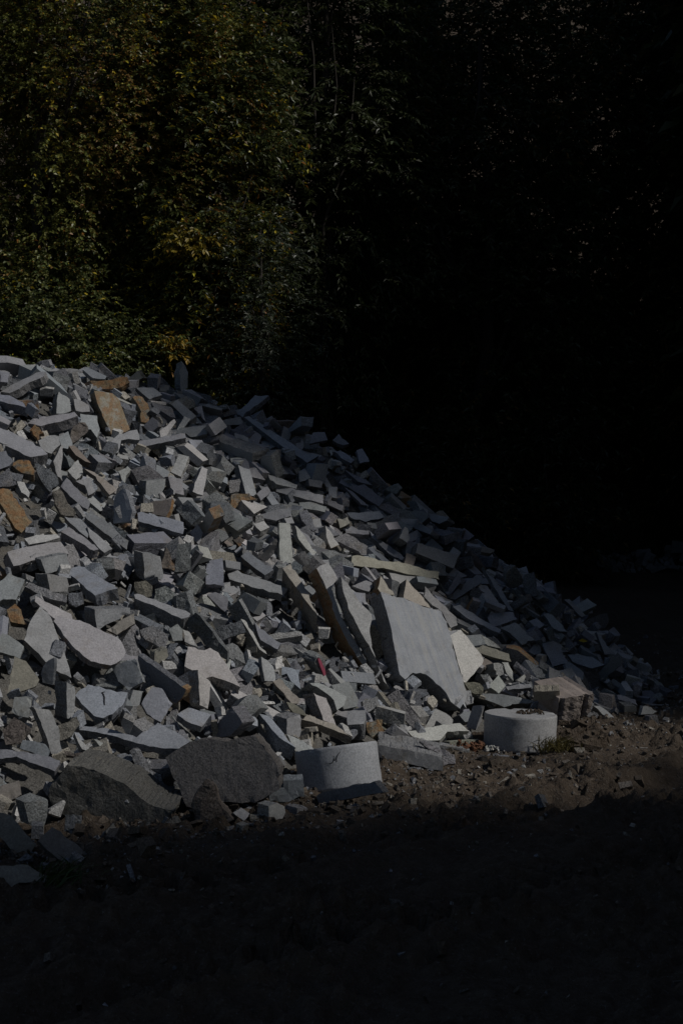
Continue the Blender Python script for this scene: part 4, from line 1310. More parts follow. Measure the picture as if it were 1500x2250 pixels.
37,675,-978,14251,1593,700,-272,-637,-174,
26,938,1200,16260,1456,185,-450,766,421,
15,804,1730,16465,1123,760,291,31,581,
1,589,2581,16609,836,535,-338,564,-532,
21,643,2373,16108,678,524,-659,537,-53,
35,795,2836,16477,626,44,-317,-947,3,
15,567,2093,15281,484,466,388,-500,-618,
6,1110,-281,13194,469,511,310,542,591,
25,1025,-428,12246,533,92,-834,-367,-402,
20,641,-437,10296,-49,961,38,-26,273,
12,635,-2024,15728,2830,569,-163,245,-768,
23,1015,1076,15985,1212,262,467,-22,845,
16,526,2765,15998,504,332,-257,126,899,
9,410,360,13358,615,548,282,85,783,
24,763,-1179,11593,682,120,-635,723,-242,
42,712,1767,14793,259,537,-245,724,358,
18,388,3337,15369,54,465,696,-442,-323,
15,305,-458,9599,-49,542,-554,-474,418,
59,664,-2194,17578,3527,418,85,-7,905,
27,752,-2694,15337,3111,80,505,-735,446,
1,684,-2344,14469,2530,207,164,-955,-132,
1,978,-658,17225,2556,648,-660,253,-283,
49,674,-505,17328,2534,750,-478,354,-288,
13,800,-1419,14064,1782,157,315,-32,936,
31,935,-1070,14169,1512,829,501,76,-236,
20,643,1252,16330,1345,906,170,213,-323,
55,1097,-1408,12647,1216,371,-187,-798,437,
3,705,-322,13888,1243,137,519,-764,-359,
6,815,-1558,12521,1175,531,-128,-599,585,
41,749,-667,13143,997,333,499,-252,-760,
57,878,2373,14588,196,594,-33,-616,516,
14,887,530,13233,204,356,247,-449,781,
27,585,3373,15768,109,514,467,-519,-498,
33,887,-2271,10430,232,739,500,-448,-54,
12,1056,-1786,9711,142,298,-912,-271,-81,
39,968,-1322,16659,2772,506,-839,153,126,
20,637,-1103,15984,2506,647,202,-343,650,
8,886,-2162,13126,1781,74,323,752,-569,
26,639,-964,14746,1827,189,601,534,564,
6,670,1527,16280,1222,905,294,117,284,
38,676,-567,13887,1320,613,254,-19,748,
28,626,1998,16427,1088,454,157,-877,-32,
7,686,-485,13967,1262,704,342,33,621,
1,514,3188,15940,381,352,-457,-162,800,
46,641,1419,14529,480,108,473,-809,-333,
14,681,484,12424,156,97,262,-149,949,
5,825,-3436,15328,3389,984,32,90,149,
0,1060,-1630,16079,2694,321,-829,-417,190,
35,547,-885,17317,2813,928,189,166,-275,
5,838,-385,16567,2221,928,37,354,110,
7,702,-753,15682,2081,111,93,-303,942,
50,1039,-485,15763,1863,711,310,351,-524,
9,671,696,16565,1826,267,202,-545,769,
2,987,-2027,13315,1773,158,-251,28,-954,
53,908,-807,14586,1571,933,152,280,-169,
38,1002,-1909,13147,1651,837,183,244,455,
10,918,-2336,12426,1622,443,-112,248,-854,
4,1044,-2161,12814,1616,2,891,-433,-134,
47,902,-2836,11791,1547,293,66,-792,531,
54,957,315,15178,1318,553,-456,274,-642,
56,1094,-1728,13122,1491,754,206,75,619,
39,734,-1420,12920,1406,31,854,-403,329,
39,1031,-1105,12931,1199,146,-800,-580,-52,
13,763,2419,18283,885,890,26,454,18,
41,719,-2644,11072,1218,245,-759,-596,-90,
59,841,3054,16807,567,873,-383,-283,102,
14,861,1841,15398,519,742,350,80,566,
43,618,2316,15804,563,301,259,-129,909,
51,601,3279,15738,211,861,-47,218,-457,
52,612,2801,15182,103,242,2,-756,608,
57,674,88,12056,305,637,-728,-86,-238,
11,463,1078,12574,73,431,547,686,-211,
53,1098,-2862,17259,3551,418,-622,-280,600,
58,1058,-3112,16975,3573,20,-360,-902,-236,
23,934,-2532,16860,3519,13,-42,-991,-129,
17,1002,-2674,13831,2281,329,-697,-636,35,
36,612,-177,16897,2336,819,161,309,-455,
58,692,-85,16796,2194,218,-888,397,-84,
33,794,-305,15828,1874,295,-107,527,-790,
48,631,1813,16754,1280,261,-280,-923,-22,
22,347,3163,15377,50,560,750,-279,-215,
52,620,455,12403,299,726,36,557,402,
26,648,-1073,11264,441,266,-943,-103,171,
13,753,946,12716,93,18,-938,263,225,
23,907,-1790,16825,3078,352,-133,322,-869,
37,784,-596,17513,2834,150,284,-153,-935,
57,435,-507,17456,2833,518,454,-324,648,
49,934,-3029,14751,2607,887,-18,436,-152,
18,509,-1141,15884,2517,550,116,-200,803,
56,1041,-1151,16028,2114,337,217,-445,801,
29,655,-277,16748,2215,864,449,93,-210,
9,753,281,17076,2028,766,522,-288,-241,
0,629,330,16461,1828,589,-257,-590,489,
5,959,584,16369,1535,213,475,-832,194,
58,707,23,15876,1607,148,306,-941,-7,
52,848,-1912,12945,1578,431,314,343,773,
17,635,1690,16627,1304,429,373,-374,-733,
29,1082,1018,15634,1030,381,892,146,-196,
26,832,-645,13939,1148,953,130,248,-116,
45,731,-375,13311,822,626,600,-75,-492,
49,873,-644,13100,348,5,-956,-222,-192,
16,828,-1691,14698,2215,187,585,545,571,
18,981,1214,17902,1886,379,764,388,348,
58,1106,-826,15480,1945,438,-729,-474,227,
54,762,965,16912,1773,283,-11,-420,-862,
30,854,-385,15247,1711,29,833,-475,-282,
1,945,87,15048,1355,423,519,-476,571,
17,656,1025,15477,1053,775,36,268,-571,
7,1001,-91,14004,1069,325,820,183,-434,
52,604,237,14192,1059,530,-816,221,-68,
39,717,1880,16275,878,229,297,870,319,
0,654,-403,13563,958,241,-180,-795,-527,
56,787,3201,16883,261,841,-383,278,-261,
46,627,509,13202,380,778,232,123,571,
22,969,-1530,11263,343,33,-831,-530,164,
26,636,-1147,10607,320,164,527,506,663,
11,534,-2566,16496,3345,286,-408,723,-478,
48,1002,-1891,17216,3333,234,-295,-922,-89,
40,1105,-1457,17411,3250,98,717,682,103,
6,817,-1778,16742,3029,453,33,-564,690,
40,888,-2928,14006,2543,227,-211,244,-919,
35,777,-1787,13999,2090,188,256,-928,-193,
13,820,-999,14379,1637,165,7,-184,969,
55,708,-1583,12784,1366,146,154,-399,892,
17,857,-1994,11996,1031,370,90,-788,484,
51,706,-750,12445,774,376,-336,676,537,
7,758,3499,15776,-192,284,-263,-620,683,
9,645,-1771,9352,-153,513,-465,452,562,
53,817,-3128,14834,2790,52,-56,918,-388,
23,806,-296,17146,2553,272,-434,-78,855,
55,606,-1516,15582,2557,968,-6,-18,-251,
0,661,-2521,13858,2305,157,-973,-3,167,
11,971,-2409,14096,2124,269,-316,284,864,
19,898,0,16676,1903,30,117,249,-961,
47,717,-698,14521,1484,772,428,-359,-303,
42,660,2417,16549,983,2,-634,463,620,
39,806,2886,17851,840,33,-704,-549,-449,
34,879,928,15515,999,934,209,52,-286,
38,488,-1160,11959,1041,967,17,-193,167,
27,871,-1479,11861,893,605,665,-436,33,
21,663,1280,14444,517,200,204,-145,947,
44,525,579,13581,424,330,779,130,-518,
18,925,268,13088,327,903,163,355,-179,
36,1075,-2178,17784,3538,839,-143,252,460,
35,995,-2495,17537,3490,4,-140,70,988,
17,708,-1998,17520,3427,963,71,69,-252,
2,938,-2078,15610,2591,391,-89,-872,-279,
8,772,-738,16389,2525,203,392,-149,885,
33,632,-1770,14195,2168,718,-187,379,-553,
49,1029,-1811,13790,1781,111,-757,566,-307,
2,809,-1271,13077,1452,843,-141,338,-394,
55,690,-141,13955,1261,145,247,-393,874,
51,553,2176,18843,875,432,-493,-545,522,
59,848,3026,18609,614,210,346,-297,-865,
15,1085,413,13681,858,309,119,-293,897,
47,723,145,13498,585,547,-559,587,-211,
40,838,668,13630,392,943,59,283,-166,
26,1019,-66,12777,458,29,275,958,-77,
4,719,-311,11904,412,142,-252,442,-849,
7,1032,317,12274,188,963,125,235,-35,
0,1070,-1436,11291,303,313,511,-163,783,
20,918,-2054,10566,149,120,506,-803,-292,
30,548,-2359,16844,3344,146,-95,151,-973,
40,712,-2146,16787,3281,7,926,377,-7,
23,753,-2330,16150,3089,119,689,410,586,
38,1094,-1493,18127,3208,16,-868,472,-151,
31,554,-970,17467,3027,146,148,964,166,
33,672,-1356,17086,2998,356,480,-552,-581,
0,886,-1410,16320,2617,719,-360,542,245,
53,432,-1668,14880,2317,290,-914,129,251,
33,731,-2083,14299,2284,532,-102,-836,-93,
37,1002,-2166,13620,1933,510,-564,614,-211,
25,1087,-508,15894,1964,675,14,-683,-280,
26,867,-2984,13371,1924,186,103,-821,530,
53,928,-1243,14621,1734,927,145,318,-140,
20,767,-88,15483,1617,620,141,-133,-760,
16,921,-2115,12441,1528,961,113,251,5,
47,630,1794,17021,1362,477,-767,-268,334,
48,689,-1559,12975,1455,689,-368,-427,455,
58,680,2527,18503,765,156,287,-624,710,
12,660,3433,18477,472,756,401,135,499,
7,731,1604,15017,584,41,-12,594,-803,
32,766,1994,14964,129,343,-344,-841,-239,
53,1058,-1406,11643,305,275,-199,-584,737,
21,778,219,12222,267,395,-337,447,-728,
59,711,-2078,16983,3304,24,226,-133,965,
58,792,-2981,15389,3029,854,47,301,-422,
12,824,-1284,16838,2847,257,-16,-949,-182,
11,812,-1218,16384,2595,911,-29,-197,-360,
23,754,-1163,16076,2572,82,-751,653,55,
36,486,-1937,14165,2212,357,885,-109,-277,
17,775,-1417,14033,1958,59,921,-314,223,
51,859,135,16688,1906,372,-189,-909,-15,
47,1111,-1432,13775,1648,147,-811,516,234,
3,620,-670,14735,1701,26,469,478,-742,
26,625,921,16815,1694,217,-938,-178,202,
32,1039,390,16040,1490,232,-370,736,-517,
32,1096,-828,14313,1443,584,-136,0,-800,
19,769,2295,18592,892,344,-310,18,-886,
36,1057,-110,13637,1038,103,-778,212,583,
44,745,-1808,11589,979,94,-119,293,-944,
38,758,-1469,12217,862,959,135,210,-136,
0,896,1579,14827,502,413,886,-4,211,
55,833,-94,13571,547,954,221,-176,-102,
48,544,1732,14400,284,507,395,-626,441,
57,496,3380,15916,98,93,-83,-992,-19,
36,923,-1487,11798,288,932,232,206,-186,
19,893,-295,11922,317,194,129,-778,-583,
14,1036,-953,10934,185,521,0,-163,838,
7,336,1489,13843,-256,326,-38,27,-944,
55,556,1623,13628,-255,47,85,-995,-8,
51,689,-1313,9633,-122,49,-746,-664,-14,
22,387,-1837,9243,-48,124,-31,-44,991,
4,751,-3129,16933,3594,847,-352,-117,381,
56,690,-3512,15233,3333,555,-59,84,-826,
31,628,-2869,16636,3421,210,-757,617,-46,
36,842,-2519,15546,3250,902,118,199,364,
14,443,-2473,16404,3259,178,63,-971,-150,
56,773,-3893,19281,3353,4,761,645,74,
38,802,-1195,15713,2117,237,379,-848,-283,
5,600,-1670,14266,2100,655,-85,270,-701,
11,805,-84,16264,1863,9,389,581,715,
52,1038,-1925,13755,1770,924,33,296,-238,
50,681,-479,15176,1668,315,-585,72,-743,
29,649,-1986,12798,1586,155,-679,266,666,
0,731,266,15476,1497,156,229,961,10,
47,771,-740,14412,1484,167,-314,-517,-779,
14,748,-199,14454,1338,126,-947,134,262,
4,725,2176,18695,1039,916,277,-38,288,
10,647,1242,15706,956,328,-384,-261,823,
58,637,2614,16979,856,510,637,-377,-438,
41,544,2430,18961,728,308,-438,645,545,
31,348,2300,16028,692,250,228,-143,930,
16,797,-515,12897,826,34,-392,919,17,
32,755,-2288,12167,707,322,-712,-620,-73,
4,899,-1248,11353,634,4,-959,90,267,
44,763,-664,11246,215,319,-602,700,-214,
28,760,-2263,9367,304,882,-179,308,308,
56,1057,-3093,16809,3552,78,-784,595,158,
27,973,-2871,16823,3458,55,-499,-7,-865,
59,861,-2391,16975,3262,405,757,213,-467,
15,717,-1556,16646,2964,971,-213,25,-106,
15,1060,-1137,17366,2955,18,771,591,237,
39,664,-898,17468,2963,172,-499,848,-40,
35,714,-1268,16066,2259,817,-493,153,256,
17,971,-2389,14194,2162,424,759,433,235,
58,1106,-136,19140,2121,277,32,-346,896,
24,675,-2380,13207,1824,347,822,-450,15,
16,829,1065,17621,1845,215,-612,-741,173,
24,892,1797,18203,1536,288,488,-800,-197,
37,894,-741,14754,1643,923,289,-224,-120,
20,764,2135,17838,1307,123,-967,-97,200,
58,873,-998,13953,1380,839,-455,223,199,
42,834,2246,16791,1127,360,-537,-745,161,
57,746,1267,15327,727,211,591,-28,778,
51,632,2747,19978,258,457,-240,11,-856,
6,607,2237,15496,389,517,260,-13,-815,
49,411,-942,11471,670,795,-482,118,348,
26,801,757,13627,163,147,276,930,193,
41,712,-2123,10645,427,30,-699,-536,473,
9,642,-1139,11119,408,9,-617,736,279,
48,857,-1207,10401,293,923,191,321,86,
40,1058,-3221,16489,3567,81,-973,25,215,
21,674,-2992,15787,3363,393,-170,-635,643,
38,463,-3171,14827,2960,516,294,-90,799,
48,824,-2927,14692,2814,206,-206,228,-929,
0,634,-2694,14693,2734,498,239,587,-592,
6,837,-1345,16572,2742,277,99,-45,-955,
29,1076,-1806,15295,2355,511,-424,-404,-629,
18,784,-1375,19445,2578,467,-467,750,40,
27,797,-1659,14889,2236,680,-563,466,-53,
24,639,-139,16776,2085,140,636,-757,54,
3,713,-546,16050,2043,657,-305,-96,-682,
18,573,-728,15412,1870,256,-706,6,-661,
17,985,572,16426,1776,538,759,136,-340,
18,643,423,16253,1717,862,365,293,193,
45,707,-804,14616,1681,70,-229,199,-950,
59,624,849,16512,1647,394,594,677,185,
34,646,-489,15172,1675,863,164,134,-458,
24,905,-487,15048,1542,772,127,-182,595,
39,622,-249,14621,1514,523,-534,291,-598,
33,911,-600,14086,1431,370,142,-888,-234,
52,649,323,15226,1375,178,29,643,-744,
12,902,764,15436,1171,139,-968,34,206,
47,1005,-893,13693,1252,681,466,-549,-133,
41,764,-1801,13002,1137,387,284,861,-170,
44,1095,1475,15674,671,777,-526,285,198,
48,842,-1007,12681,1009,630,-53,-672,387,
7,1065,-389,13955,940,105,557,-780,-266,
12,788,2563,19334,547,224,-383,-884,151,
26,840,2697,18852,598,806,147,-103,-564,
40,1023,1418,15368,646,26,550,492,674,
10,855,2766,19802,380,79,320,472,817,
58,556,-1220,12041,1060,614,-216,-549,525,
57,771,-473,13037,891,283,-112,-696,650,
46,799,1539,15285,632,733,-282,-46,-618,
28,1058,-1048,11869,796,264,-245,-911,-201,
31,834,1462,14715,329,310,281,-901,112,
43,449,394,13376,470,135,578,-767,-243,
55,821,1326,14636,205,132,405,339,839,
9,787,3511,16197,62,563,364,97,735,
7,398,533,13441,414,292,-485,-824,9,
25,438,1145,13594,145,337,654,-282,615,
55,706,352,11953,146,18,-301,98,-948,
38,832,-3322,16863,3501,355,-777,-408,-322,
37,648,-3048,14726,2929,885,305,295,191,
50,753,-2258,16411,3048,356,-865,49,-349,
49,845,-2176,16447,2902,191,157,965,-92,
21,919,-2742,15514,2954,916,272,167,244,
24,1093,-815,17266,2669,171,-947,-258,84,
32,836,-978,15199,1876,41,392,-903,171,
32,816,-649,15017,1726,381,68,-452,-804,
50,818,1323,16879,1654,491,768,-409,-23,
11,926,1540,17724,1622,902,100,56,-415,
20,923,-369,15633,1641,545,137,-291,775,
16,765,-1832,13032,1478,330,-868,-368,43,
17,766,1211,16059,1260,597,-127,-628,482,
16,707,-1003,13575,1387,38,249,966,-64,
39,295,1947,16500,1125,260,-893,-322,175,
43,657,1064,15723,1072,337,-122,-423,-832,
43,624,2571,18156,823,84,-51,995,-27,
30,374,-500,13405,941,548,-540,7,638,
16,734,1905,15827,725,265,211,937,81,
23,694,2790,16314,572,746,239,140,605,
15,782,3413,17987,312,822,-159,285,-467,
7,526,3109,16640,442,272,-765,-560,166,
9,512,3153,16436,418,494,400,117,763,
20,806,3315,16417,247,909,227,205,282,
8,795,3608,17245,93,938,91,266,202,
45,1084,-2507,10217,794,260,-500,-823,-74,
54,978,-576,10924,75,365,-347,756,418,
57,1009,-3878,19118,3444,848,204,85,483,
21,1095,-970,18293,3091,785,-415,138,-438,
24,751,-2691,14837,2860,582,310,5,752,
41,1037,-2856,15093,2936,58,86,-847,521,
59,1034,-452,18222,2889,61,-87,-879,-466,
2,870,-2580,15077,2615,450,322,799,-235,
55,1116,-2289,19519,2720,274,299,-897,176,
47,970,-829,16609,2656,676,-726,94,-90,
9,1038,-3061,13711,2560,143,-738,589,295,
13,890,-406,17430,2651,551,88,258,-789,
42,589,-4329,20782,2520,538,-288,-775,-166,
7,914,253,17520,2341,524,299,15,797,
44,703,-2056,14362,2244,274,175,-155,933,
31,968,-1216,16569,2215,781,575,174,-174,
5,990,-775,16284,2165,482,341,-48,806,
11,654,-1969,13774,2028,202,-954,-12,221,
22,834,-1190,15164,2023,315,-816,484,-8,
29,956,366,16840,1951,887,201,239,341,
10,1075,62,16710,1734,529,-770,-255,-249,
13,1061,-1690,13345,1691,683,60,288,-668,
38,1086,-3042,13104,1456,477,-108,299,-819,
20,781,2232,17994,1227,81,-635,-741,-201,
18,824,-490,13997,1359,724,-648,116,205,
3,1003,-1117,13173,1285,646,741,-170,-75,
17,735,900,15620,1232,743,572,-83,-337,
13,970,-776,13597,1193,146,858,439,221,
45,465,2560,18322,753,174,555,752,311,
49,682,2933,17382,455,623,-66,-482,612,
22,823,2505,20757,178,531,-842,77,57,
53,545,3025,16009,328,299,-421,-856,7,
7,812,1517,14706,172,807,545,189,-124,
12,695,-84,12182,500,961,87,252,-73,
13,412,3751,16477,-89,589,222,117,-769,
40,366,3677,15785,-3,12,-274,961,-40,
44,1054,-1388,11732,651,481,-122,-288,819,
51,647,244,12359,335,71,779,623,-4,
16,1086,-2433,9667,605,110,-470,868,-115,
49,398,-551,11182,161,462,784,-407,-83,
53,934,-1718,11008,10,543,-140,331,-759,
26,1041,-2738,16663,3345,712,-676,119,148,
9,835,-4443,19572,3252,507,-435,730,146,
44,447,-1975,16251,2936,21,868,495,9,
8,930,-2537,15347,2761,221,-1,-951,-218,
25,745,-949,17065,2763,9,916,-374,-143,
16,974,-3065,19969,2745,242,781,536,-212,
43,971,-3743,20831,2346,212,-975,11,66,
51,1085,-635,16371,2224,139,553,-777,-265,
45,762,19,17045,2161,828,115,-338,-433,
31,1063,-1225,15226,1954,804,561,144,-138,
38,1017,-708,15369,1831,68,609,-783,-103,
21,779,146,16373,1792,404,199,202,870,
28,1059,-1602,13734,1846,153,-437,-886,4,
41,770,-2511,12904,1736,126,107,936,312,
17,635,292,16171,1679,612,-353,51,706,
58,872,-2623,12540,1685,373,784,423,260,
19,843,-1395,13060,1618,911,28,-320,-257,
4,737,233,16035,1579,189,387,895,-115,
43,985,-1305,13889,1679,258,192,-122,939,
2,485,1972,17989,1390,246,-515,670,-475,
38,750,741,16042,1438,184,-973,-56,126,
4,671,460,15142,1231,507,488,45,710,
57,982,-624,21587,1035,214,557,-797,96,
43,1062,-51,14575,1382,599,-137,155,-773,
37,753,-4603,23610,680,455,717,-395,350,
36,989,1098,15778,874,434,-161,724,512,
29,796,2559,19142,658,869,259,29,-420,
43,681,2550,19583,567,805,-270,-88,-522,
22,832,993,14351,724,897,175,-32,405,
58,831,186,13868,710,828,-35,317,-461,
30,709,2793,20329,195,517,10,-403,-755,
8,712,3103,19738,118,428,216,194,856,
33,677,63,13195,540,268,569,-65,775,
8,677,2137,14801,280,16,190,-718,-670,
46,893,2342,14880,231,298,32,893,337,
42,1034,-1486,11924,266,375,187,-524,741,
15,742,932,12711,-28,267,303,913,-62,
34,402,882,12251,-39,155,149,-838,-502,
22,1105,-3207,17997,3694,617,-486,-483,388,
41,947,-2588,17816,3500,826,287,484,-14,
51,663,-2888,15903,3367,660,115,313,673,
22,1118,-2733,16461,3294,693,129,116,700,
55,1119,-2680,15981,3181,770,-60,198,-604,
0,837,-1241,17942,3192,482,-672,400,396,
34,971,-4239,19428,3253,711,-164,-54,-681,
19,645,-4188,19107,3336,7,-237,966,-107,
35,732,-1095,17603,3048,842,-464,83,-261,
36,977,-2055,16169,2837,919,2,-107,-379,
50,659,-2957,14671,2755,51,-355,-493,-793,
17,822,-3464,19680,3027,779,27,-226,584,
27,611,-1329,16472,2651,748,-369,-155,529,
56,471,-1953,14759,2511,246,490,-738,393,
24,1091,-532,18542,2664,49,654,686,-315,
11,918,-483,17365,2275,240,836,-317,379,
31,874,-2540,13914,2066,691,273,67,666,
35,558,-208,16398,2046,740,-3,291,-606,
47,708,-2347,20877,1966,911,-136,201,332,
53,850,68,16624,1858,31,-211,-131,-968,
0,860,-835,15417,1902,3,-289,-847,-446,
12,810,-1694,21281,1708,636,410,598,263,
4,679,-2391,12754,1746,624,297,3,723,
27,951,-2142,13007,1658,735,-500,406,211,
52,1066,-835,14715,1564,69,-974,95,-194,
50,841,556,16231,1418,364,-152,-783,480,
27,795,-1207,13122,1467,212,285,-117,927,
54,952,-2882,12832,1418,325,-796,-490,145,
26,393,2213,17562,1286,77,254,57,963,
8,1047,-785,14075,1320,191,128,543,807,
18,1033,399,14412,1067,667,-449,-178,-567,
13,909,-525,13882,1236,305,-405,-646,-571,
43,797,2455,19147,801,621,327,162,-693,
55,698,2256,19198,769,55,-269,392,-878,
46,799,1677,15838,830,62,271,295,914,
39,830,2474,19711,664,722,365,537,239,
38,741,-580,13068,872,146,951,-205,182,
50,719,1589,15373,554,292,-204,-433,-828,
20,643,2890,17511,484,217,-892,115,-380,
22,642,257,13505,552,961,-131,-236,62,
12,769,697,13634,357,831,239,259,-431,
34,818,222,12843,311,83,-961,138,224,
52,563,2639,15527,81,599,-535,-537,259,
23,993,2491,14703,83,8,687,-703,-181,
8,585,2858,14896,33,16,939,-342,-16,
6,1010,1022,13406,-71,274,217,137,927,
58,964,1291,13840,-307,983,-142,86,-84,
56,960,-3539,16979,3554,229,-779,421,-404,
52,897,-3405,17096,3616,594,98,-442,666,
0,1117,-3155,16111,3465,417,-237,811,-334,
3,1049,-3607,15349,3410,601,355,670,-252,
42,791,-3440,15758,3477,359,-556,364,-656,
45,638,-2982,16024,3441,426,-106,144,-887,
1,654,-2894,15227,3154,865,90,305,-388,
30,533,-1527,17720,3281,946,56,249,-199,
0,940,-2556,15588,3091,13,388,915,-109,
46,965,-1664,17301,3126,241,513,791,231,
52,1095,-1915,16619,2879,29,89,-347,-933,
42,556,-2315,15544,2815,860,138,326,-369,
51,665,-2405,15603,2783,930,244,264,78,
56,885,-1035,17092,2787,935,193,288,71,
36,859,-380,17508,2674,920,202,119,-315,
19,976,-2004,19475,2736,33,578,747,326,
35,886,-1692,19200,2683,105,-90,-953,269,
4,1054,-4620,20459,2739,899,-314,-194,-236,
16,642,-1538,19482,2482,156,732,614,-250,
52,923,-624,18932,2485,841,-484,132,203,
40,990,-1178,16150,2282,419,278,-86,860,
48,637,-261,16916,2251,125,349,-869,-329,
3,830,710,16741,1812,632,-190,-553,509,
18,740,202,15789,1529,667,382,363,527,
26,923,711,15881,1387,260,-940,-64,212,
59,754,-236,14400,1462,13,66,-912,-404,
27,496,1719,16233,1122,825,-327,-263,378,
27,785,1417,16139,1088,360,410,-452,-706,
36,702,257,14300,1040,641,-591,488,-42,
29,729,-1554,12098,1173,38,-320,-947,2,
24,650,1555,15734,749,242,33,537,807,
2,404,2960,17712,596,622,700,348,-49,
1,734,2696,19577,417,660,116,264,694,
34,606,1616,15714,710,649,194,-62,-733,
47,791,2008,15715,484,130,-458,-465,-747,
10,804,3429,17426,273,16,955,99,-280,
15,997,79,13625,485,573,747,-250,-224,
7,986,618,13712,516,11,338,937,87,
4,786,3440,16411,98,46,312,-175,933,
15,567,3397,16114,109,424,-741,-465,234,
9,641,495,13522,425,741,288,130,593,
51,643,746,13625,452,508,-86,236,-824,
10,917,-246,12223,491,753,344,-243,-505,
30,484,2712,16326,115,275,-335,-883,-179,
3,640,-1999,10252,426,669,260,22,696,
39,540,151,11827,-240,666,-25,45,744,
27,366,-1056,9992,38,39,23,-604,795,
17,684,-1940,10389,-346,472,568,-223,-637,
12,940,-2688,17612,3596,819,-71,112,558,
5,747,-2773,17128,3574,546,-476,-486,489,
5,381,-3027,15542,3298,140,274,-944,-117,
49,711,-3500,18913,3439,526,-592,-204,576,
18,961,-1784,16239,2679,381,823,-245,342,
34,911,-3047,14295,2633,837,-149,167,-500,
40,1018,-3200,20306,2547,167,-121,968,-143,
54,909,-2726,13752,2231,479,387,-730,297,
11,1043,-1044,15327,1995,100,431,-878,183,
37,921,210,17278,1985,303,465,255,-792,
48,509,-328,15410,1744,782,387,-479,94,
27,669,150,16179,1735,252,-585,608,-475,
26,629,-2021,13076,1674,193,250,-157,936,
14,932,7,15606,1480,140,848,505,80,
13,747,-549,14800,1514,407,283,1,869,
38,964,-525,14580,1382,367,-335,-800,337,
12,840,-644,14235,1393,766,342,210,-501,
30,671,1284,16563,1441,135,-976,-15,170,
59,748,2006,17108,1270,426,110,-85,-894,
37,681,2195,17370,1205,437,842,-310,-62,
19,791,-697,13759,1244,71,630,-695,-339,
29,995,-388,21455,1024,245,911,-327,-57,
35,821,-1973,11885,1370,714,27,220,-664,
43,1097,193,14956,1102,54,-429,59,-900,
16,1023,-1742,12001,1013,610,388,-415,552,
54,662,2766,18109,694,284,-263,18,-922,
44,536,2816,18294,579,472,129,198,849,
22,854,978,15174,851,68,-328,819,-466,
12,856,3286,18530,388,315,-185,-392,-844,
4,718,3100,17278,543,152,-840,-407,326,
37,676,2713,20537,182,183,493,-841,124,
28,736,3019,19461,239,196,-188,125,-954,
59,560,2889,20568,56,26,-339,-938,61,
44,983,-121,13613,596,258,913,-264,-172,
31,332,3148,15594,203,967,195,-26,-164,
15,778,2855,16387,-80,145,327,611,706,
32,861,919,13733,355,100,656,-700,263,
17,493,2771,15409,58,513,746,-28,-424,
26,937,574,12531,116,193,242,-929,-203,
53,769,-1552,9549,204,167,-76,-972,146,
35,846,-3485,16466,3598,515,-690,-215,461,
15,1059,-3703,15829,3493,322,-691,-647,17,
53,630,-2967,16353,3475,704,-386,326,-498,
23,597,-3492,15132,3237,240,-103,227,-938,
56,1042,-3477,18459,3578,961,87,-125,-229,
8,584,-4344,19116,3369,85,283,-152,-943,
6,699,-3994,19324,3269,555,334,-615,-450,
5,662,-997,17732,3097,77,357,524,769,
25,1081,-1970,16675,2954,64,909,-361,198,
25,832,-1509,16809,2954,572,415,-686,-173,
35,641,-720,18092,2973,43,-89,-834,-543,
2,882,-3198,19692,2955,805,425,-365,-196,
2,978,-1663,16480,2793,470,360,-393,-704,
29,1116,-1063,16777,2703,356,-612,703,-63,
1,932,-916,16889,2699,4,-189,159,-969,
46,1021,-1922,19856,2435,193,838,441,-258,
15,928,-1967,14219,2144,54,297,525,796,
8,674,-904,15403,2053,655,-49,259,-708,
35,938,354,18707,2089,929,-182,252,201,
1,813,-1485,14360,2042,712,277,128,633,
57,501,-531,15967,2014,214,-885,-410,-54,
25,1038,859,17986,2029,906,-302,158,-250,
50,477,875,17715,2012,455,-211,331,-799,
46,721,-227,16190,1996,934,197,268,129,
54,475,442,16773,1949,449,344,-47,823,
17,935,-2210,21220,1841,682,419,135,584,
11,993,-1771,13743,1881,102,-350,-673,644,
25,909,-2240,13161,1784,770,-478,384,176,
21,650,1162,16865,1710,241,-336,-103,905,
6,849,-151,16016,1705,850,-94,-129,502,
6,915,-2498,13510,1646,908,372,127,-144,
9,719,-1060,14251,1585,842,330,-80,-420,
5,910,1443,17052,1531,795,-39,241,-556,
49,659,-258,14946,1498,895,187,37,-403,
4,617,2521,18717,1034,580,-262,702,-319,
11,864,2266,16966,1130,18,-170,199,-965,
26,994,44,15107,1329,932,89,277,-217,
16,435,-1412,12271,1292,201,-278,939,5,
9,628,2071,18998,943,58,-972,-221,-53,
48,711,-737,13492,1282,675,-86,278,-678,
9,865,471,14802,1117,481,-685,547,-15,
20,651,172,15035,1168,553,458,-319,619,
10,690,1650,16083,933,109,-813,-542,-180,
46,964,868,15274,941,646,-338,-327,-602,
42,592,-2295,11148,1120,273,-928,248,52,
40,446,2653,16759,776,607,312,49,729,
43,852,2543,20328,401,75,593,-764,-242,
29,539,2834,17133,608,440,-221,253,-833,
21,639,3002,18076,519,28,-85,276,-957,
3,782,3203,17839,490,572,805,118,104,
46,1075,1398,15445,633,359,775,-518,39,
33,754,-1797,11448,946,615,-713,-330,-64,
52,541,2428,20470,272,293,-79,-725,619,
57,522,2612,20473,134,965,-200,122,-120,
3,822,3267,17102,317,406,-475,-653,427,
49,872,3312,20073,150,233,-331,-504,763,
7,673,3249,17488,292,978,-193,27,73,
10,701,332,13646,818,503,-752,259,337,
21,965,1239,14760,519,36,39,-157,986,
23,659,3318,19261,94,317,141,108,932,
30,599,1047,13961,422,631,-641,290,-326,
10,427,3118,15766,253,152,955,-252,-47,
25,780,3773,17727,-30,957,-165,-226,-84,
51,872,3673,16906,-29,460,-39,151,-874,
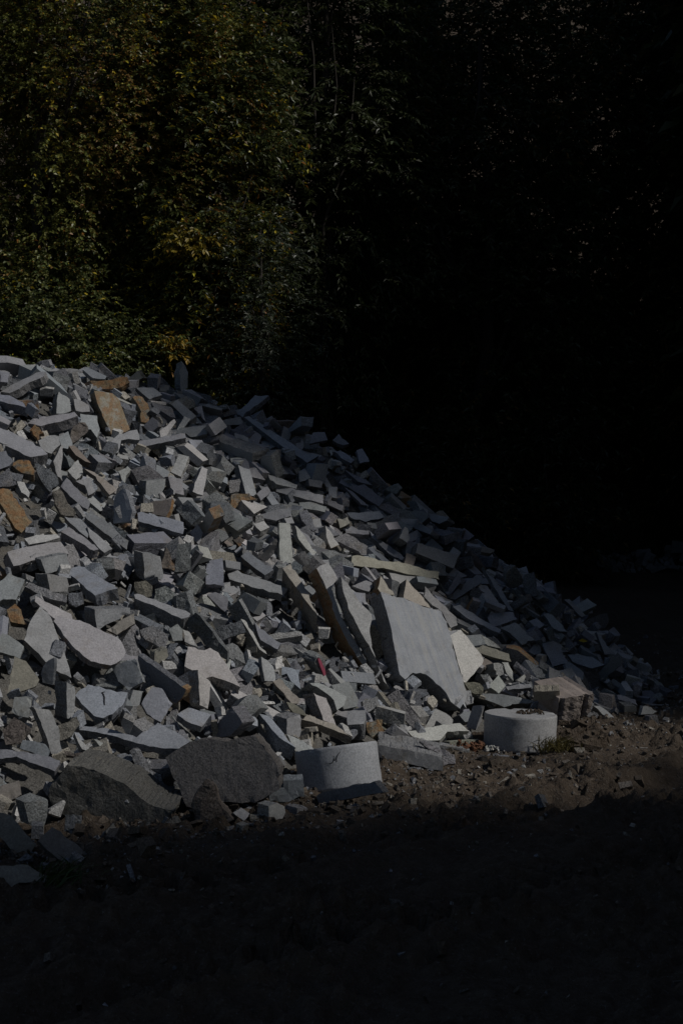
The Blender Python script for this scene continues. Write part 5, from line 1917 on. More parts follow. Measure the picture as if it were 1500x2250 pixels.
27,900,2510,14967,123,298,-594,646,-376,
3,521,3157,15609,109,705,-282,-466,455,
30,645,2904,15220,59,379,-19,112,-918,
55,964,2269,14371,150,311,77,-6,947,
57,653,964,13815,17,14,677,725,126,
7,777,1155,14064,47,730,-206,-142,636,
27,786,-554,11414,225,349,175,-892,-228,
10,419,725,11985,16,39,804,-16,593,
46,826,-1804,10794,159,509,-677,-454,275,
21,872,-1479,10238,163,37,319,731,-602,
0,721,-1559,10611,99,200,510,-727,-414,
56,711,149,12350,-364,798,-82,-99,-588,
16,617,-2049,8388,58,393,153,105,-901,
46,768,-2550,17030,3499,895,359,255,66,
17,704,-2302,17136,3429,602,783,100,-120,
23,1086,-2242,17465,3439,607,-31,48,-792,
18,1021,-3401,17239,3531,168,-966,-174,96,
3,848,-3488,17391,3477,710,-53,690,131,
11,866,-3799,18059,3492,634,374,-559,382,
47,630,-1793,17969,3380,855,115,203,464,
46,907,-3478,14803,3134,802,-365,223,-417,
45,1042,-4398,19317,3373,943,-185,-260,-96,
12,797,-3812,19417,3270,29,-647,762,16,
28,730,-2428,15506,2992,943,131,304,13,
0,836,-1762,16684,2916,32,234,-236,943,
25,623,-4419,19777,3085,622,188,511,-562,
42,725,-2954,19325,3104,931,-185,253,188,
41,619,-1672,15647,2675,696,-528,90,479,
55,663,-1835,18831,2935,308,942,-116,-61,
44,656,-3234,13547,2505,731,-515,-398,205,
17,1074,-1063,18994,2642,950,-120,188,217,
35,1023,-2931,20575,2523,816,436,135,355,
56,893,-2105,14819,2324,543,279,33,792,
24,853,-3854,20549,2636,104,454,-883,-64,
51,1083,-3682,20369,2669,166,-589,715,-339,
28,646,-4859,20586,2581,250,714,620,-208,
24,1069,-1527,19559,2625,846,414,312,127,
45,630,119,18447,2393,286,-345,-122,-885,
27,694,-469,16737,2304,322,-738,-587,86,
31,621,-1098,19521,2327,659,-207,-47,-721,
38,905,-551,19272,2249,444,-93,-216,865,
16,946,58,18905,2173,198,-414,-631,625,
44,997,-2375,20757,2199,223,-813,-382,378,
33,927,-1131,19907,2228,107,-83,158,-978,
0,644,-1044,15274,2112,243,-338,-445,793,
6,815,-1199,15581,2053,265,-442,-774,368,
12,774,-857,15511,1984,220,804,-458,307,
18,940,-10,19242,1992,97,666,668,-317,
34,932,255,19157,1880,54,-139,-180,-972,
23,711,-2519,13193,1987,73,511,-804,-295,
57,847,-422,16215,1987,767,-462,200,-397,
35,624,-2304,13305,1939,466,-100,291,-830,
46,1098,-2217,20722,2039,436,-225,-148,-859,
35,814,927,17357,1905,286,-753,-558,201,
52,977,107,16123,1622,99,-324,-90,-937,
38,785,-1390,13390,1540,618,265,-347,654,
3,1018,266,16262,1674,61,-471,661,-581,
10,699,-2376,12791,1659,622,-660,148,-394,
54,502,-225,14921,1514,954,153,224,127,
0,1013,215,15392,1442,329,-230,43,915,
16,907,389,16244,1524,364,602,-234,671,
58,712,1780,17272,1386,329,-452,355,-749,
51,1063,1704,17567,1468,195,-260,258,-910,
56,962,147,15319,1431,844,-12,-85,-529,
38,872,849,15776,1357,65,788,612,2,
45,913,1534,18759,1304,157,280,184,929,
38,657,2081,16932,1184,217,-568,709,-357,
1,706,2350,17606,1147,581,-285,127,-751,
57,875,-1077,13613,1281,536,276,-413,-683,
40,740,59,14593,1232,927,64,273,-251,
48,815,1273,19908,1028,233,175,258,921,
7,885,178,14578,998,458,460,-198,735,
29,1054,1517,19900,988,452,-39,34,-890,
10,835,2145,19408,1024,412,846,338,16,
46,457,2068,18795,956,422,719,542,-106,
20,629,406,14778,1095,942,224,191,159,
15,900,901,15434,1030,214,-932,-95,277,
36,750,2353,17939,983,699,201,275,629,
42,1077,745,14951,922,845,-360,251,306,
57,823,1259,15770,909,702,-405,451,-374,
56,869,2777,18753,751,268,76,577,768,
40,926,1958,19844,686,172,-223,-146,-948,
4,1026,752,14268,991,52,891,-451,27,
14,799,2880,18204,799,60,398,915,-29,
10,1006,-1601,12477,1175,886,-44,50,-460,
13,804,133,13974,1037,972,-198,9,127,
54,534,2541,18656,725,170,-628,-677,344,
6,494,2327,19692,605,301,-470,417,-717,
54,605,3142,18710,460,621,256,737,-80,
42,931,1065,14786,692,939,263,179,-130,
25,1053,1016,15124,749,744,-248,-314,534,
0,379,2930,18584,466,671,644,365,51,
22,295,2487,20589,187,933,31,42,357,
31,601,3008,19040,312,945,-96,291,-111,
7,525,3388,18660,372,296,-235,-427,-822,
15,775,3029,20064,179,462,-799,247,-294,
2,829,3119,20428,95,982,27,0,-185,
27,658,-2532,10478,934,435,-823,336,146,
50,583,3136,16194,354,191,-111,179,-959,
15,747,1672,14889,366,429,238,-53,870,
49,1026,379,13712,341,282,-202,26,938,
47,301,3585,16669,78,103,-847,335,400,
47,841,-175,12137,458,708,-91,-393,580,
40,955,1142,14248,488,315,-660,-680,55,
55,458,3138,15762,157,205,178,-930,-247,
38,387,3742,16998,-31,58,115,-143,981,
28,690,2843,16007,-47,155,-45,-965,207,
1,519,2687,15006,64,637,106,101,756,
16,505,4110,17693,-289,747,-32,19,664,
31,302,3572,14944,15,373,-33,45,926,
29,661,-2401,9884,588,261,-240,-927,-120,
53,440,2135,13811,25,995,35,27,-87,
45,625,-1005,10638,287,744,-378,-358,419,
1,593,644,12138,65,388,732,451,332,
1,372,-1795,10480,260,716,579,-145,363,
27,744,1372,14029,-337,551,-65,828,76,
50,1065,-1006,10090,198,728,103,672,-90,
40,380,187,11054,-58,186,-5,-25,982,
34,851,-1881,10206,95,510,757,276,300,
3,898,-1279,9725,45,38,-29,512,-858,
21,613,-602,10266,109,171,-924,101,326,
15,830,-821,10043,82,452,795,333,229,
26,865,-3882,14964,3461,806,461,-63,365,
32,992,-3737,16604,3619,95,-993,1,72,
36,666,-3627,15004,3420,283,609,737,72,
32,727,-3824,15413,3433,634,-685,-302,195,
59,878,-3794,14879,3376,733,-434,-325,411,
20,957,-4150,16380,3535,19,-152,166,974,
39,819,-4544,16522,3439,721,-132,635,245,
14,1078,-4071,15816,3385,545,-107,8,831,
18,883,-3909,15181,3398,745,162,70,-643,
57,651,-3559,14457,3212,806,-344,108,-469,
39,850,-4707,17037,3395,309,-27,52,949,
24,708,-4398,17004,3424,583,149,47,-797,
1,483,-4014,16164,3427,505,587,415,-479,
13,803,-4111,16398,3405,489,72,-71,-867,
58,811,-4185,16574,3418,61,155,-692,-703,
24,655,-4044,16734,3429,413,891,124,139,
59,942,-3579,15079,3184,116,-966,-98,207,
41,903,-3318,16977,3494,661,-743,-63,-85,
53,997,-4362,17216,3376,959,61,-22,-277,
37,904,-4049,16976,3443,167,425,22,889,
45,698,-3489,17880,3474,213,-940,-268,3,
22,860,-3475,17822,3542,226,99,-195,949,
20,828,-3263,17487,3481,562,-710,272,-325,
4,1058,-4848,18014,3385,2,-581,-813,31,
23,618,-3406,18058,3427,907,-19,26,420,
23,687,-3272,17997,3510,349,80,612,-705,
8,615,-5103,18026,3356,25,556,831,6,
55,1010,-4382,17497,3367,936,25,-81,-343,
20,1019,-3667,18319,3510,984,40,122,-123,
30,843,-3371,18676,3434,229,640,-727,-100,
18,1003,-4418,18047,3458,408,140,-231,872,
17,702,-4271,17774,3398,546,-482,434,-531,
12,652,-4712,18182,3399,504,-561,-470,460,
33,635,-4646,18348,3386,47,727,399,-556,
5,710,-4516,18348,3407,665,459,331,488,
19,449,-4366,18282,3390,552,-457,548,431,
59,1008,-4999,19267,3424,154,-775,508,-342,
51,958,-4847,18629,3437,51,981,-123,139,
58,826,-4663,18511,3381,970,-38,-18,240,
40,1038,-3576,13582,2893,200,-917,248,240,
47,874,-4337,18639,3431,561,-386,543,-492,
48,831,-4337,18407,3405,210,107,695,679,
7,468,-3474,13712,2900,387,6,-684,618,
3,759,-4860,19309,3344,370,-590,470,-543,
16,1084,-4681,19061,3380,93,816,561,-101,
32,551,-3433,13826,2913,449,-177,195,-854,
11,934,-4105,18967,3421,711,37,-694,108,
15,901,-3022,18711,3368,329,15,142,933,
19,888,-3635,19151,3379,117,-147,-447,-875,
44,637,-3671,19288,3263,316,169,-802,-479,
57,1090,-4810,19683,3291,918,65,-129,370,
33,1089,-4659,19417,3296,873,-183,-23,-452,
8,1102,-4723,19977,3064,519,-706,-115,468,
31,622,-1608,17037,3018,885,-67,33,-459,
54,733,-4661,19762,3140,736,-204,201,614,
46,1011,-4296,19982,3024,105,345,925,115,
58,1041,-3282,13823,2672,591,222,19,-775,
41,939,-5125,20051,2999,401,-546,-364,639,
45,750,-4526,19932,2992,691,-268,-129,-659,
19,978,-2847,19555,2978,382,8,-81,-921,
56,1006,-4391,20327,2873,882,232,411,-1,
26,638,-953,18206,2934,392,67,-747,-533,
36,734,-4838,20137,2906,351,-805,276,-391,
30,677,-4357,20108,2914,359,-891,64,271,
16,799,-4507,20205,2878,375,-410,-400,-729,
14,943,-5408,20550,2676,207,659,-708,142,
28,1023,-3461,19796,2879,239,-59,-259,-934,
43,740,-2168,19158,2855,955,-187,204,103,
12,1097,-1852,16527,2746,843,-411,-222,-267,
53,1105,-4997,20637,2665,177,270,895,-308,
55,663,-3138,13192,2443,675,355,-4,647,
52,647,-5135,20518,2686,344,-185,-262,882,
36,563,-2640,14345,2557,378,-261,-19,-888,
10,815,-2637,19794,2736,888,-375,38,-263,
29,825,-1538,19349,2649,294,896,180,-279,
29,724,-3244,20111,2673,993,-84,36,72,
8,974,-2555,19965,2580,247,406,-870,135,
51,488,-3256,20266,2599,532,138,-242,-799,
28,1025,-3908,20498,2541,29,-998,-21,52,
4,727,-3523,20169,2625,950,-297,-9,-99,
47,873,-3651,20453,2484,71,220,821,522,
54,811,-1122,19207,2584,787,96,-474,383,
27,621,-1235,19380,2477,2,-508,-815,280,
51,1038,-4234,20755,2398,484,-166,-219,-831,
2,846,-1095,19476,2452,194,952,214,-99,
52,627,-3874,20609,2453,729,5,12,-684,
52,889,-571,19178,2474,740,34,103,-664,
33,910,-3257,12510,2186,530,688,-148,-472,
21,825,-3091,12452,2168,251,515,-616,-541,
24,1100,-3203,12138,2048,606,-562,517,-221,
9,1086,-204,18872,2286,99,874,240,-412,
29,454,-2990,12669,2105,555,-47,282,-781,
5,980,-3225,11892,2006,411,-297,-587,631,
57,834,525,18588,2138,222,329,-118,910,
19,901,-3008,12167,1981,103,608,751,-235,
10,1120,-3891,21131,2125,683,-130,228,682,
39,992,-3678,21126,2160,669,-207,712,-57,
25,812,240,18885,2029,613,-124,321,711,
39,415,-1510,14198,1988,196,-944,-43,262,
25,1115,-3195,11640,1769,243,-910,-321,100,
53,397,-3036,11985,1808,105,-110,198,-968,
16,472,-1764,21078,1692,758,232,601,-105,
21,1042,-1199,20760,1645,914,-186,216,289,
42,456,-1074,14640,1630,677,468,178,-539,
31,967,-444,15089,1543,653,82,-175,733,
51,655,-1424,13117,1534,614,284,77,732,
27,703,2036,17506,1297,123,170,970,122,
50,1108,-3294,22634,1203,605,104,362,-701,
58,790,1832,17984,1347,926,28,259,272,
59,673,2193,18312,1109,674,-708,141,158,
30,844,2274,17362,1126,56,475,-843,247,
7,480,2080,17578,1151,204,647,-707,-201,
51,741,-3168,22888,884,43,-647,558,-519,
52,768,2266,18141,1095,171,-27,622,764,
19,1064,-1546,22651,774,51,-277,-882,379,
37,873,2313,19097,979,538,583,179,582,
41,801,2473,18815,865,58,65,902,423,
59,333,2275,18223,953,763,-271,147,-568,
41,1021,1398,16082,946,66,681,-367,-630,
30,525,2427,17594,984,456,41,-181,871,
46,751,2526,17981,918,652,36,52,-756,
10,850,2735,17648,791,150,282,109,941,
33,873,70,22280,445,449,-18,-893,-7,
15,686,2816,18518,762,538,-742,378,-133,
29,716,2689,18378,702,40,-815,578,-10,
2,675,2698,17922,764,529,-736,413,-89,
10,909,-2824,10636,1114,689,-62,285,-663,
3,743,-2614,10625,1143,648,12,4,-762,
37,828,2737,20065,475,677,251,370,585,
21,750,2832,18631,543,660,670,340,9,
31,499,2896,17920,589,75,-749,-627,201,
1,506,-2692,10813,1090,715,-597,363,-36,
50,630,2921,19386,419,416,-891,-183,-14,
17,776,-2625,10574,1016,270,-239,-644,675,
11,733,-2684,10407,961,773,-551,314,15,
21,764,3322,19654,109,800,-122,270,-522,
21,1038,-2624,10029,773,833,72,257,-486,
40,1067,-833,11315,166,310,876,335,157,
0,671,-1152,10351,245,568,786,99,-222,
54,515,1530,14067,-350,621,214,-702,274,
52,622,-1707,9902,294,451,17,-107,886,
27,343,628,11573,34,642,-178,728,163,
51,930,-2264,9261,195,498,163,-135,-841,
16,352,172,11558,-195,26,-148,988,38,
40,647,26,11464,-196,996,-20,2,-83,
47,831,-1645,9637,50,52,-503,-835,217,
36,419,-2364,8506,70,98,670,-695,-241,
34,341,-2285,8565,59,750,-5,239,-617,
53,692,-2212,8397,65,153,-439,827,-317,
39,507,-2290,7938,49,349,50,1,-936,
36,356,-2049,8923,-217,996,17,0,-89,
15,384,-2135,18026,3466,454,697,76,550,
10,936,-2056,18363,3323,766,-123,182,604,
31,766,-2680,18612,3294,359,-4,211,909,
57,865,-1939,15997,2741,87,503,-858,-60,
25,891,-1483,15964,2663,578,679,54,-450,
28,682,-1488,16347,2720,958,158,238,27,
47,688,-2811,19802,2812,679,-557,-465,113,
22,950,-1399,19157,2725,800,-279,308,433,
26,978,-2101,15393,2529,238,251,-114,931,
24,822,-1161,16415,2580,129,-626,769,-1,
23,905,-1759,19474,2546,835,-181,235,462,
12,869,-744,19103,2405,79,-530,-801,266,
13,592,-946,19335,2381,516,-170,-740,-396,
50,635,-828,19289,2411,696,609,363,118,
26,1048,-2940,20432,2409,519,-196,-225,-801,
12,841,-1277,19601,2372,943,-306,80,-104,
39,673,-507,19221,2354,124,-874,-443,-155,
59,905,-1453,19732,2387,483,-720,-142,478,
56,1100,-3166,21019,2345,323,-410,766,375,
43,1089,-2106,20351,2266,901,-148,276,-300,
36,835,-3157,20704,2268,237,71,-911,-330,
58,1098,-2605,20893,2194,283,846,-317,-324,
45,745,-90,19042,2184,266,-841,-419,-216,
1,379,782,17820,2024,345,-342,-845,222,
30,699,-3021,20903,2074,199,802,534,-177,
50,1064,-2546,21064,2066,316,-905,-169,-228,
0,1076,-405,15821,1844,444,701,427,-359,
26,715,-287,19486,1962,864,-39,293,408,
58,1030,-261,19628,2066,96,90,-104,-986,
21,771,1303,18485,1793,147,-615,772,63,
54,569,-1299,14152,1864,502,205,-304,-783,
21,934,-2364,21305,1778,118,223,-793,555,
51,631,106,16008,1700,917,249,229,211,
39,1058,908,19581,1599,186,-383,692,-583,
1,984,-161,15709,1586,178,236,955,-1,
18,1008,-206,21053,1299,815,-355,17,458,
23,643,1743,18045,1455,39,-43,-96,-994,
42,842,-1639,13166,1474,343,-913,136,-171,
11,1004,1863,18559,1279,52,712,687,140,
5,1029,1427,19427,1238,42,-467,572,-673,
27,689,-1144,13266,1477,14,-225,-646,-729,
5,658,2146,17648,1243,540,-261,-415,684,
52,859,-2719,22475,1170,346,-236,-903,-96,
59,763,1419,19141,1276,947,-38,306,89,
34,672,1735,18910,1122,288,643,691,163,
6,783,-1388,22096,976,196,892,370,-170,
54,757,993,20383,993,529,-812,226,101,
34,775,1958,18538,1140,92,544,808,207,
25,978,1884,18839,1057,927,-189,307,104,
41,781,2015,19494,922,815,-408,-62,406,
23,878,1218,20095,947,939,-203,249,125,
57,941,1835,19143,1000,17,-326,-197,-924,
52,737,2152,19355,859,185,-215,439,-853,
9,891,-808,13147,1113,300,-580,310,691,
35,774,672,14968,1075,215,633,-729,-151,
39,719,2059,19771,844,227,-579,742,-251,
39,906,-1457,23041,565,11,-265,951,-161,
15,533,2561,17073,913,925,-41,289,-244,
36,816,95,14231,1056,166,-140,579,-786,
8,421,1107,15750,1024,793,-544,163,-220,
25,763,2281,18864,911,364,454,288,761,
3,678,2172,19715,689,956,-84,264,101,
1,443,2233,19307,704,493,-218,-455,708,
7,618,887,15127,961,238,-219,211,-923,
36,625,2264,19420,685,146,454,767,431,
19,819,2217,19980,574,438,51,249,863,
29,1076,992,14900,742,88,351,484,797,
1,830,2246,20281,471,805,367,411,219,
58,718,3109,18694,452,129,-670,594,-425,
8,616,2422,20025,432,424,-263,-119,-858,
35,598,3035,18400,501,280,715,-627,132,
0,670,2912,16958,568,457,399,-511,-609,
29,739,3089,18132,495,452,-254,95,-850,
58,788,1960,20785,330,309,-310,-85,-895,
32,581,2566,20396,308,280,-750,-588,113,
34,723,1997,21334,139,1,456,861,-225,
7,500,2199,20973,165,102,-120,-175,-972,
57,750,-1456,12682,781,203,-937,24,284,
28,759,2035,21201,85,206,948,-240,41,
48,803,3314,18339,339,929,-37,275,244,
30,690,1233,14585,615,481,844,179,-154,
43,654,2435,21062,43,991,18,31,-132,
17,580,3306,18913,214,299,-31,-793,-530,
49,604,3796,19816,-13,89,30,995,-21,
4,697,3487,17438,253,633,204,166,728,
27,800,3867,19605,6,732,248,439,-459,
53,493,3785,18677,67,44,-817,-567,-99,
33,542,-1425,11476,751,288,-59,-900,323,
7,643,3799,19330,-51,8,366,-930,2,
39,695,1684,15025,293,339,-381,77,857,
57,497,3287,16388,276,132,-440,-883,-92,
52,805,3382,16881,145,120,-890,-380,-219,
23,512,3963,19208,-116,29,657,753,-1,
12,414,1104,13882,352,103,618,-733,-265,
38,1049,2298,14373,232,814,-79,108,-566,
7,555,3898,17888,-194,477,267,401,735,
27,658,3816,17424,-152,565,-780,-44,264,
48,280,4072,18350,-266,330,-337,594,-652,
12,909,709,13755,325,599,-42,598,531,
25,513,3871,17151,-178,266,225,-937,-24,
13,273,4067,17532,-223,576,33,-42,-816,
45,354,4178,17454,-273,3,-247,-968,-32,
49,422,3857,15554,-68,716,-201,3,668,
4,390,3874,16567,-207,120,35,-21,992,
12,574,3746,16916,-329,684,-45,-238,688,
24,198,4024,17250,-293,43,931,-357,60,
34,752,3730,16318,-244,591,-612,216,-480,
24,717,2237,14435,71,9,-755,655,28,
48,657,734,12048,45,1,-934,357,2,
48,277,1700,14092,-319,619,238,689,-293]
# ---------------------------------------------------------------- the heap
HEROES = parse_heroes(HERO_TXT)
hinfo = []
GROUPS = 'granite offcuts lying in the heap'
for i, h in enumerate(HEROES):
    base, co, tri, rough, rust, tt, n, fr = hero_mesh(i, h)
    nm = KIND[h[0]]
    ob = link(bpy.data.objects.new(nm, mesh_np(nm, co, tri, M_STREAK if 'streak' in h[4] else M_GRANITE, {'tint': tt, 'rough': rough, 'rust': rust})))
    ob.location = base
    tag(ob, h[5], 'stone', GROUPS)
    hinfo.append((h, ob, base, n, fr))

def hero(word):
    return next(q for q in hinfo if word in q[0][5])

def paint_line(pts, reg, word, width, mat, name, lift=.004, plane_only=True):
    """a brushed line on the face of a traced stone: thin raised ribbon"""
    h, ob, base, n, fr = hero(word)
    ox, oy, s = REG[reg]
    C0 = np.array([0, 0, CH]); P0 = fr.mean(0)
    W = []
    for (px, py, w) in pts:
        R = ray(px * s + ox, py * s + oy)
        W.append((C0 + R * ((n @ (P0 - C0)) / (R @ n)), w))
    V, Fs = [], []
    for a in range(len(W)):
        t = W[min(a + 1, len(W) - 1)][0] - W[max(a - 1, 0)][0]
        sd = np.cross(n, t); sd /= np.linalg.norm(sd)
        for lf in (lift, -.004):
            V += [W[a][0] + sd * W[a][1] * width + n * lf - base, W[a][0] - sd * W[a][1] * width + n * lf - base]
    for a in range(len(W) - 1):
        o, p = a * 4, a * 4 + 4
        Fs += [[o, o + 1, p + 1, p], [o, p, p + 2, o + 2], [o + 1, o + 3, p + 3, p + 1]]
    link(bpy.data.objects.new(name, mesh_np(name, V, Fs, mat)), ob)
M_BLACK = simple('black_marker', (.02, .02, .022), .6)
M_PINK = simple('pink_paint', (.38, .09, .14), .6)
paint_line([(690, 812, .6), (672, 818, 1), (682, 830, 1), (688, 850, 1), (687, 880, 1), (690, 900, .6)], 'C', 'squiggle', .005, M_BLACK, 'marker_squiggle')
paint_line([(893, 588, .5), (903, 610, 1), (915, 640, 1.1), (928, 670, 1.2), (935, 700, .8)], 'D', 'pink paint', .013, M_PINK, 'paint_stripe', .012)

# round sawn discs of granite at the foot
def cylinder_stone(name, label, px, py_base, d, rad, hgt, axis, tint, seed):
    c = np.array([(px - 750) / F * d, d, CH + (HY - py_base) / F * d])
    ns, nh = 96, 14
    r = np.random.RandomState(seed)
    V, Fs, rough = [], [], []
    prof = [(0, 0)] + [(rad * q, 0) for q in (.35, .7, .97)] + [(rad, .012)] + [(rad, hgt * k / nh) for k in range(1, nh)] + [(rad, hgt - .012), (rad * .98, hgt)] + [(rad * q, hgt) for q in (.7, .35)] + [(0, hgt)]
    for a, (rr, z) in enumerate(prof):
        for k in range(ns):
            th = 2 * math.pi * k / ns
            V.append((rr * math.cos(th), rr * math.sin(th), z))
    V = np.array(V)
    dd = fbm(V / .07, 3, seed) * .0022
    rim = (np.abs(V[:, 2] - hgt) < .02) & (np.hypot(V[:, 0], V[:, 1]) > rad * .9)
    chip = np.clip(fbm(V / .05, 2, seed + 3) - .55, 0, 1) * rim * .02
    ra = V.copy(); ra[:, 2] = 0; ra /= np.linalg.norm(ra, axis=1)[:, None] + 1e-6
    V = V + ra * (dd - chip)[:, None]; V[:, 2] -= chip + (np.abs(V[:, 2] - hgt) < .02) * np.abs(dd)
    for a in range(len(prof) - 1):
        for k in range(ns):
            Fs.append([a * ns + k, a * ns + (k + 1) % ns, (a + 1) * ns + (k + 1) % ns, (a + 1) * ns + k])
    m = len(Fs)
    ob = link(bpy.data.objects.new(name, mesh_np(name, V, Fs, M_GRANITE, {'tint': np.repeat(np.array([tint]), m, 0), 'rough': np.full(m, .06), 'rust': np.full(m, .12)}, smooth=True)))
    try:
        ob.data.set_sharp_from_angle(angle=math.radians(50))
    except Exception:
        pass
    ob.location = c
    ob.rotation_mode = 'QUATERNION'
    ob.rotation_quaternion = Vector(axis).normalized().to_track_quat('Z', 'Y')
    tag(ob, label, 'stone', 'round granite discs at the foot of the heap')
    return ob, c
disc1, c1 = cylinder_stone('granite_cylinder', 'smooth grey stone cylinder with a black H mark, the tilted left one', 749, 1734, 10.75, .307, .315, (-.13, .165, .98), (.31, .325, .35), 3)
disc2, c2 = cylinder_stone('granite_cylinder', 'smooth grey stone cylinder standing level with dirt on top, the right one', 1141, 1643, 12.65, .313, .30, (.03, .0, 1), (.31, .315, .325), 8)

def mark_on_cylinder(ob, rad, strokes, cpx, cpy, d, name):
    """brush strokes given in photo pixels laid on the curved wall"""
    V, Fs = [], []
    bpy.context.view_layer.update()
    M = ob.matrix_world.inverted()
    for st in strokes:
        pts = []
        for (px, py, w) in st:
            o = M @ Vector((0, 0, CH)); e = M @ Vector(tuple(np.array([0, 0, CH]) + ray(px, py) * 20))
            dr = (e - o)
            a = dr.x ** 2 + dr.y ** 2; b = 2 * (o.x * dr.x + o.y * dr.y); c = o.x ** 2 + o.y ** 2 - (rad + .003) ** 2
            t = (-b - math.sqrt(max(b * b - 4 * a * c, 0))) / (2 * a)
            pts.append((np.array(o + dr * t), w))
        o0 = len(V)
        for a in range(len(pts)):
            t = pts[min(a + 1, len(pts) - 1)][0] - pts[max(a - 1, 0)][0]
            nrm = pts[a][0].copy(); nrm[2] = 0; nrm /= np.linalg.norm(nrm)
            s = np.cross(nrm, t); s /= np.linalg.norm(s) + 1e-9
            V += [pts[a][0] + s * pts[a][1], pts[a][0] - s * pts[a][1]]
        for a in range(len(pts) - 1):
            o = o0 + a * 2
            Fs.append([o, o + 1, o + 3, o + 2])
    link(bpy.data.objects.new(name, mesh_np(name, V, Fs, M_BLACK)), ob)
def hz(*p): return [(450 + x * .36667, 1550 + y * .36667, w) for x, y, w in p]
mark_on_cylinder(disc1, .307, [hz((764, 303, .001), (773, 306, .002), (776, 316, .003), (772, 330, .003), (766, 342, .0025)),
                               hz((814, 276, .001), (803, 287, .002), (793, 302, .003), (788, 320, .003), (790, 340, .0025)),
                               hz((767, 338, .0025), (777, 328, .002), (788, 325, .002)),
                               hz((766, 342, .0025), (752, 348, .0022), (735, 351, .0018), (712, 353, .001))], 0, 0, 0, 'marker_letter')

# loose stones, settled by a physics run; the most visible ones are things, the rest of the fill is one mass
raw = np.array(FILL, float).reshape(-1, 9)
NIND = 84
LAND = [('upright pointed', 'upright pointed crest stone'), ('large tan and grey', 'large tan slab'), ('rust brown bar sloping', 'rust brown bar'), ('long pale bluish bar', 'long pale bluish bar'),
        ('pale squared pillar', 'pale squared pillar'), ('big smooth bluish slab leaning', 'big smooth bluish slab'), ('beige brown overhanging', 'beige overhanging slab'), ('leaf shaped smooth', 'leaf shaped slab'),
        ('huge triangular', 'huge triangular slab'), ('pale flat slab with a ragged', 'pale ragged slab'), ('long dark boulder tap', 'long dark boulder'), ('large brown grey boulder', 'brown grey boulder'),
        ('pink paint', 'pink striped block'), ('arched top', 'arched top stone'), ('large pinkish', 'large pinkish block'), ('very long grey slab', 'very long left border slab'), ('long lit beam lying', 'long lit beam'),
        ('rusty yellow edged', 'rusty yellow edged stone'), ('very long dark beam', 'very long shaded beam'), ('dark squared beam', 'dark squared rising beam'), ('dark brown rounded', 'dark brown rounded block'),
        ('shaded square slab', 'square skyline slab'), ('large sawn block with bluish', 'bluish topped sawn block'), ('long black sided', 'long black sided bar'), ('white angular slab', 'white angular slab'),
        ('long thin bar running', 'long thin shaded bar'), ('tall squared block with', 'tall squared foot block'), ('broad shaded slab', 'broad shaded slab'), ('bluish triangle', 'shaded bluish triangle'), ('flat rusty', 'flat rusty crest stone')]
def project(p): return np.array([750 + F * p[0] / p[1], HY - F * (p[2] - CH) / p[1]])
land = []
for w, nm in LAND:
    h, ob, base, n, fr = hero(w)
    land.append((h[1].mean(0), nm))
land += [(project(c1 + [0, 0, .15]), 'left cylinder'), (project(c2 + [0, 0, .15]), 'right cylinder')]
DIRS = ['right of', 'below and right of', 'below', 'below and left of', 'left of', 'above and left of', 'above', 'above and right of']
TONE = {'g': 'grey', 'b': 'bluish', 'w': 'pale', 'd': 'dark', 't': 'tan', 'o': 'olive', 'n': 'brown'}
used = {}
ORD = ['nearest', 'second', 'third', 'fourth', 'fifth', 'sixth', 'seventh', 'eighth']
sv, sf, s_r, s_u, s_t, nv = [], [], [], [], [], 0
pend = []
for j, row in enumerate(raw):
    co, tri, rough, rust, tt, tk, kind = filler_mesh(j, int(row[0]), row[1] / 1000) if j < 700 else (None,) * 7
    q = Quaternion(row[5:9] / 1000); q.normalize()
    loc = row[2:5] / 1000
    R = np.array(q.to_matrix())
    if co is None:                                             # hidden fill: plain cut blocks are enough
        v, f, ro, kind = SHAPES[int(row[0])]
        co = v * row[1] / 1000
        tri = np.array([[a[0], a[b], a[b + 1]] for a in f for b in range(1, len(a) - 1)])
        rough = np.repeat(ro, [len(a) - 2 for a in f]).astype(float)
        rust = np.zeros(len(tri)); tt = np.repeat(np.array([TINT['g']]), len(tri), 0)
    if j < NIND:
        nm = KIND[kind]
        ob = link(bpy.data.objects.new(nm, mesh_np(nm, co, tri, M_GRANITE, {'tint': tt, 'rough': rough, 'rust': rust})))
        ob.location = loc; ob.rotation_mode = 'QUATERNION'; ob.rotation_quaternion = q
        p = project(loc)
        dist = [np.linalg.norm(p - a) for a, _ in land]
        b = int(np.argmin(dist))
        v = p - land[b][0]
        pend.append((dist[b], ob, TONE[tk], kind, DIRS[int(round(math.degrees(math.atan2(v[1], v[0])) / 45)) % 8], land[b][1]))
    else:
        sv.append(co @ R.T + loc); sf.append(tri + nv); nv += len(co)
        s_r.append(rough); s_u.append(rust); s_t.append(tt)
for dist, ob, tone, kind, dr, nm in sorted(pend, key=lambda a: a[0]):
    key = (tone, kind, dr, nm); c = used.get(key, 0); used[key] = c + 1
    pl = 'loose ' if c == 0 else ORD[c] + ' '
    tag(ob, f'{pl}{tone} granite {kind} {dr} the {nm}', 'stone', GROUPS)
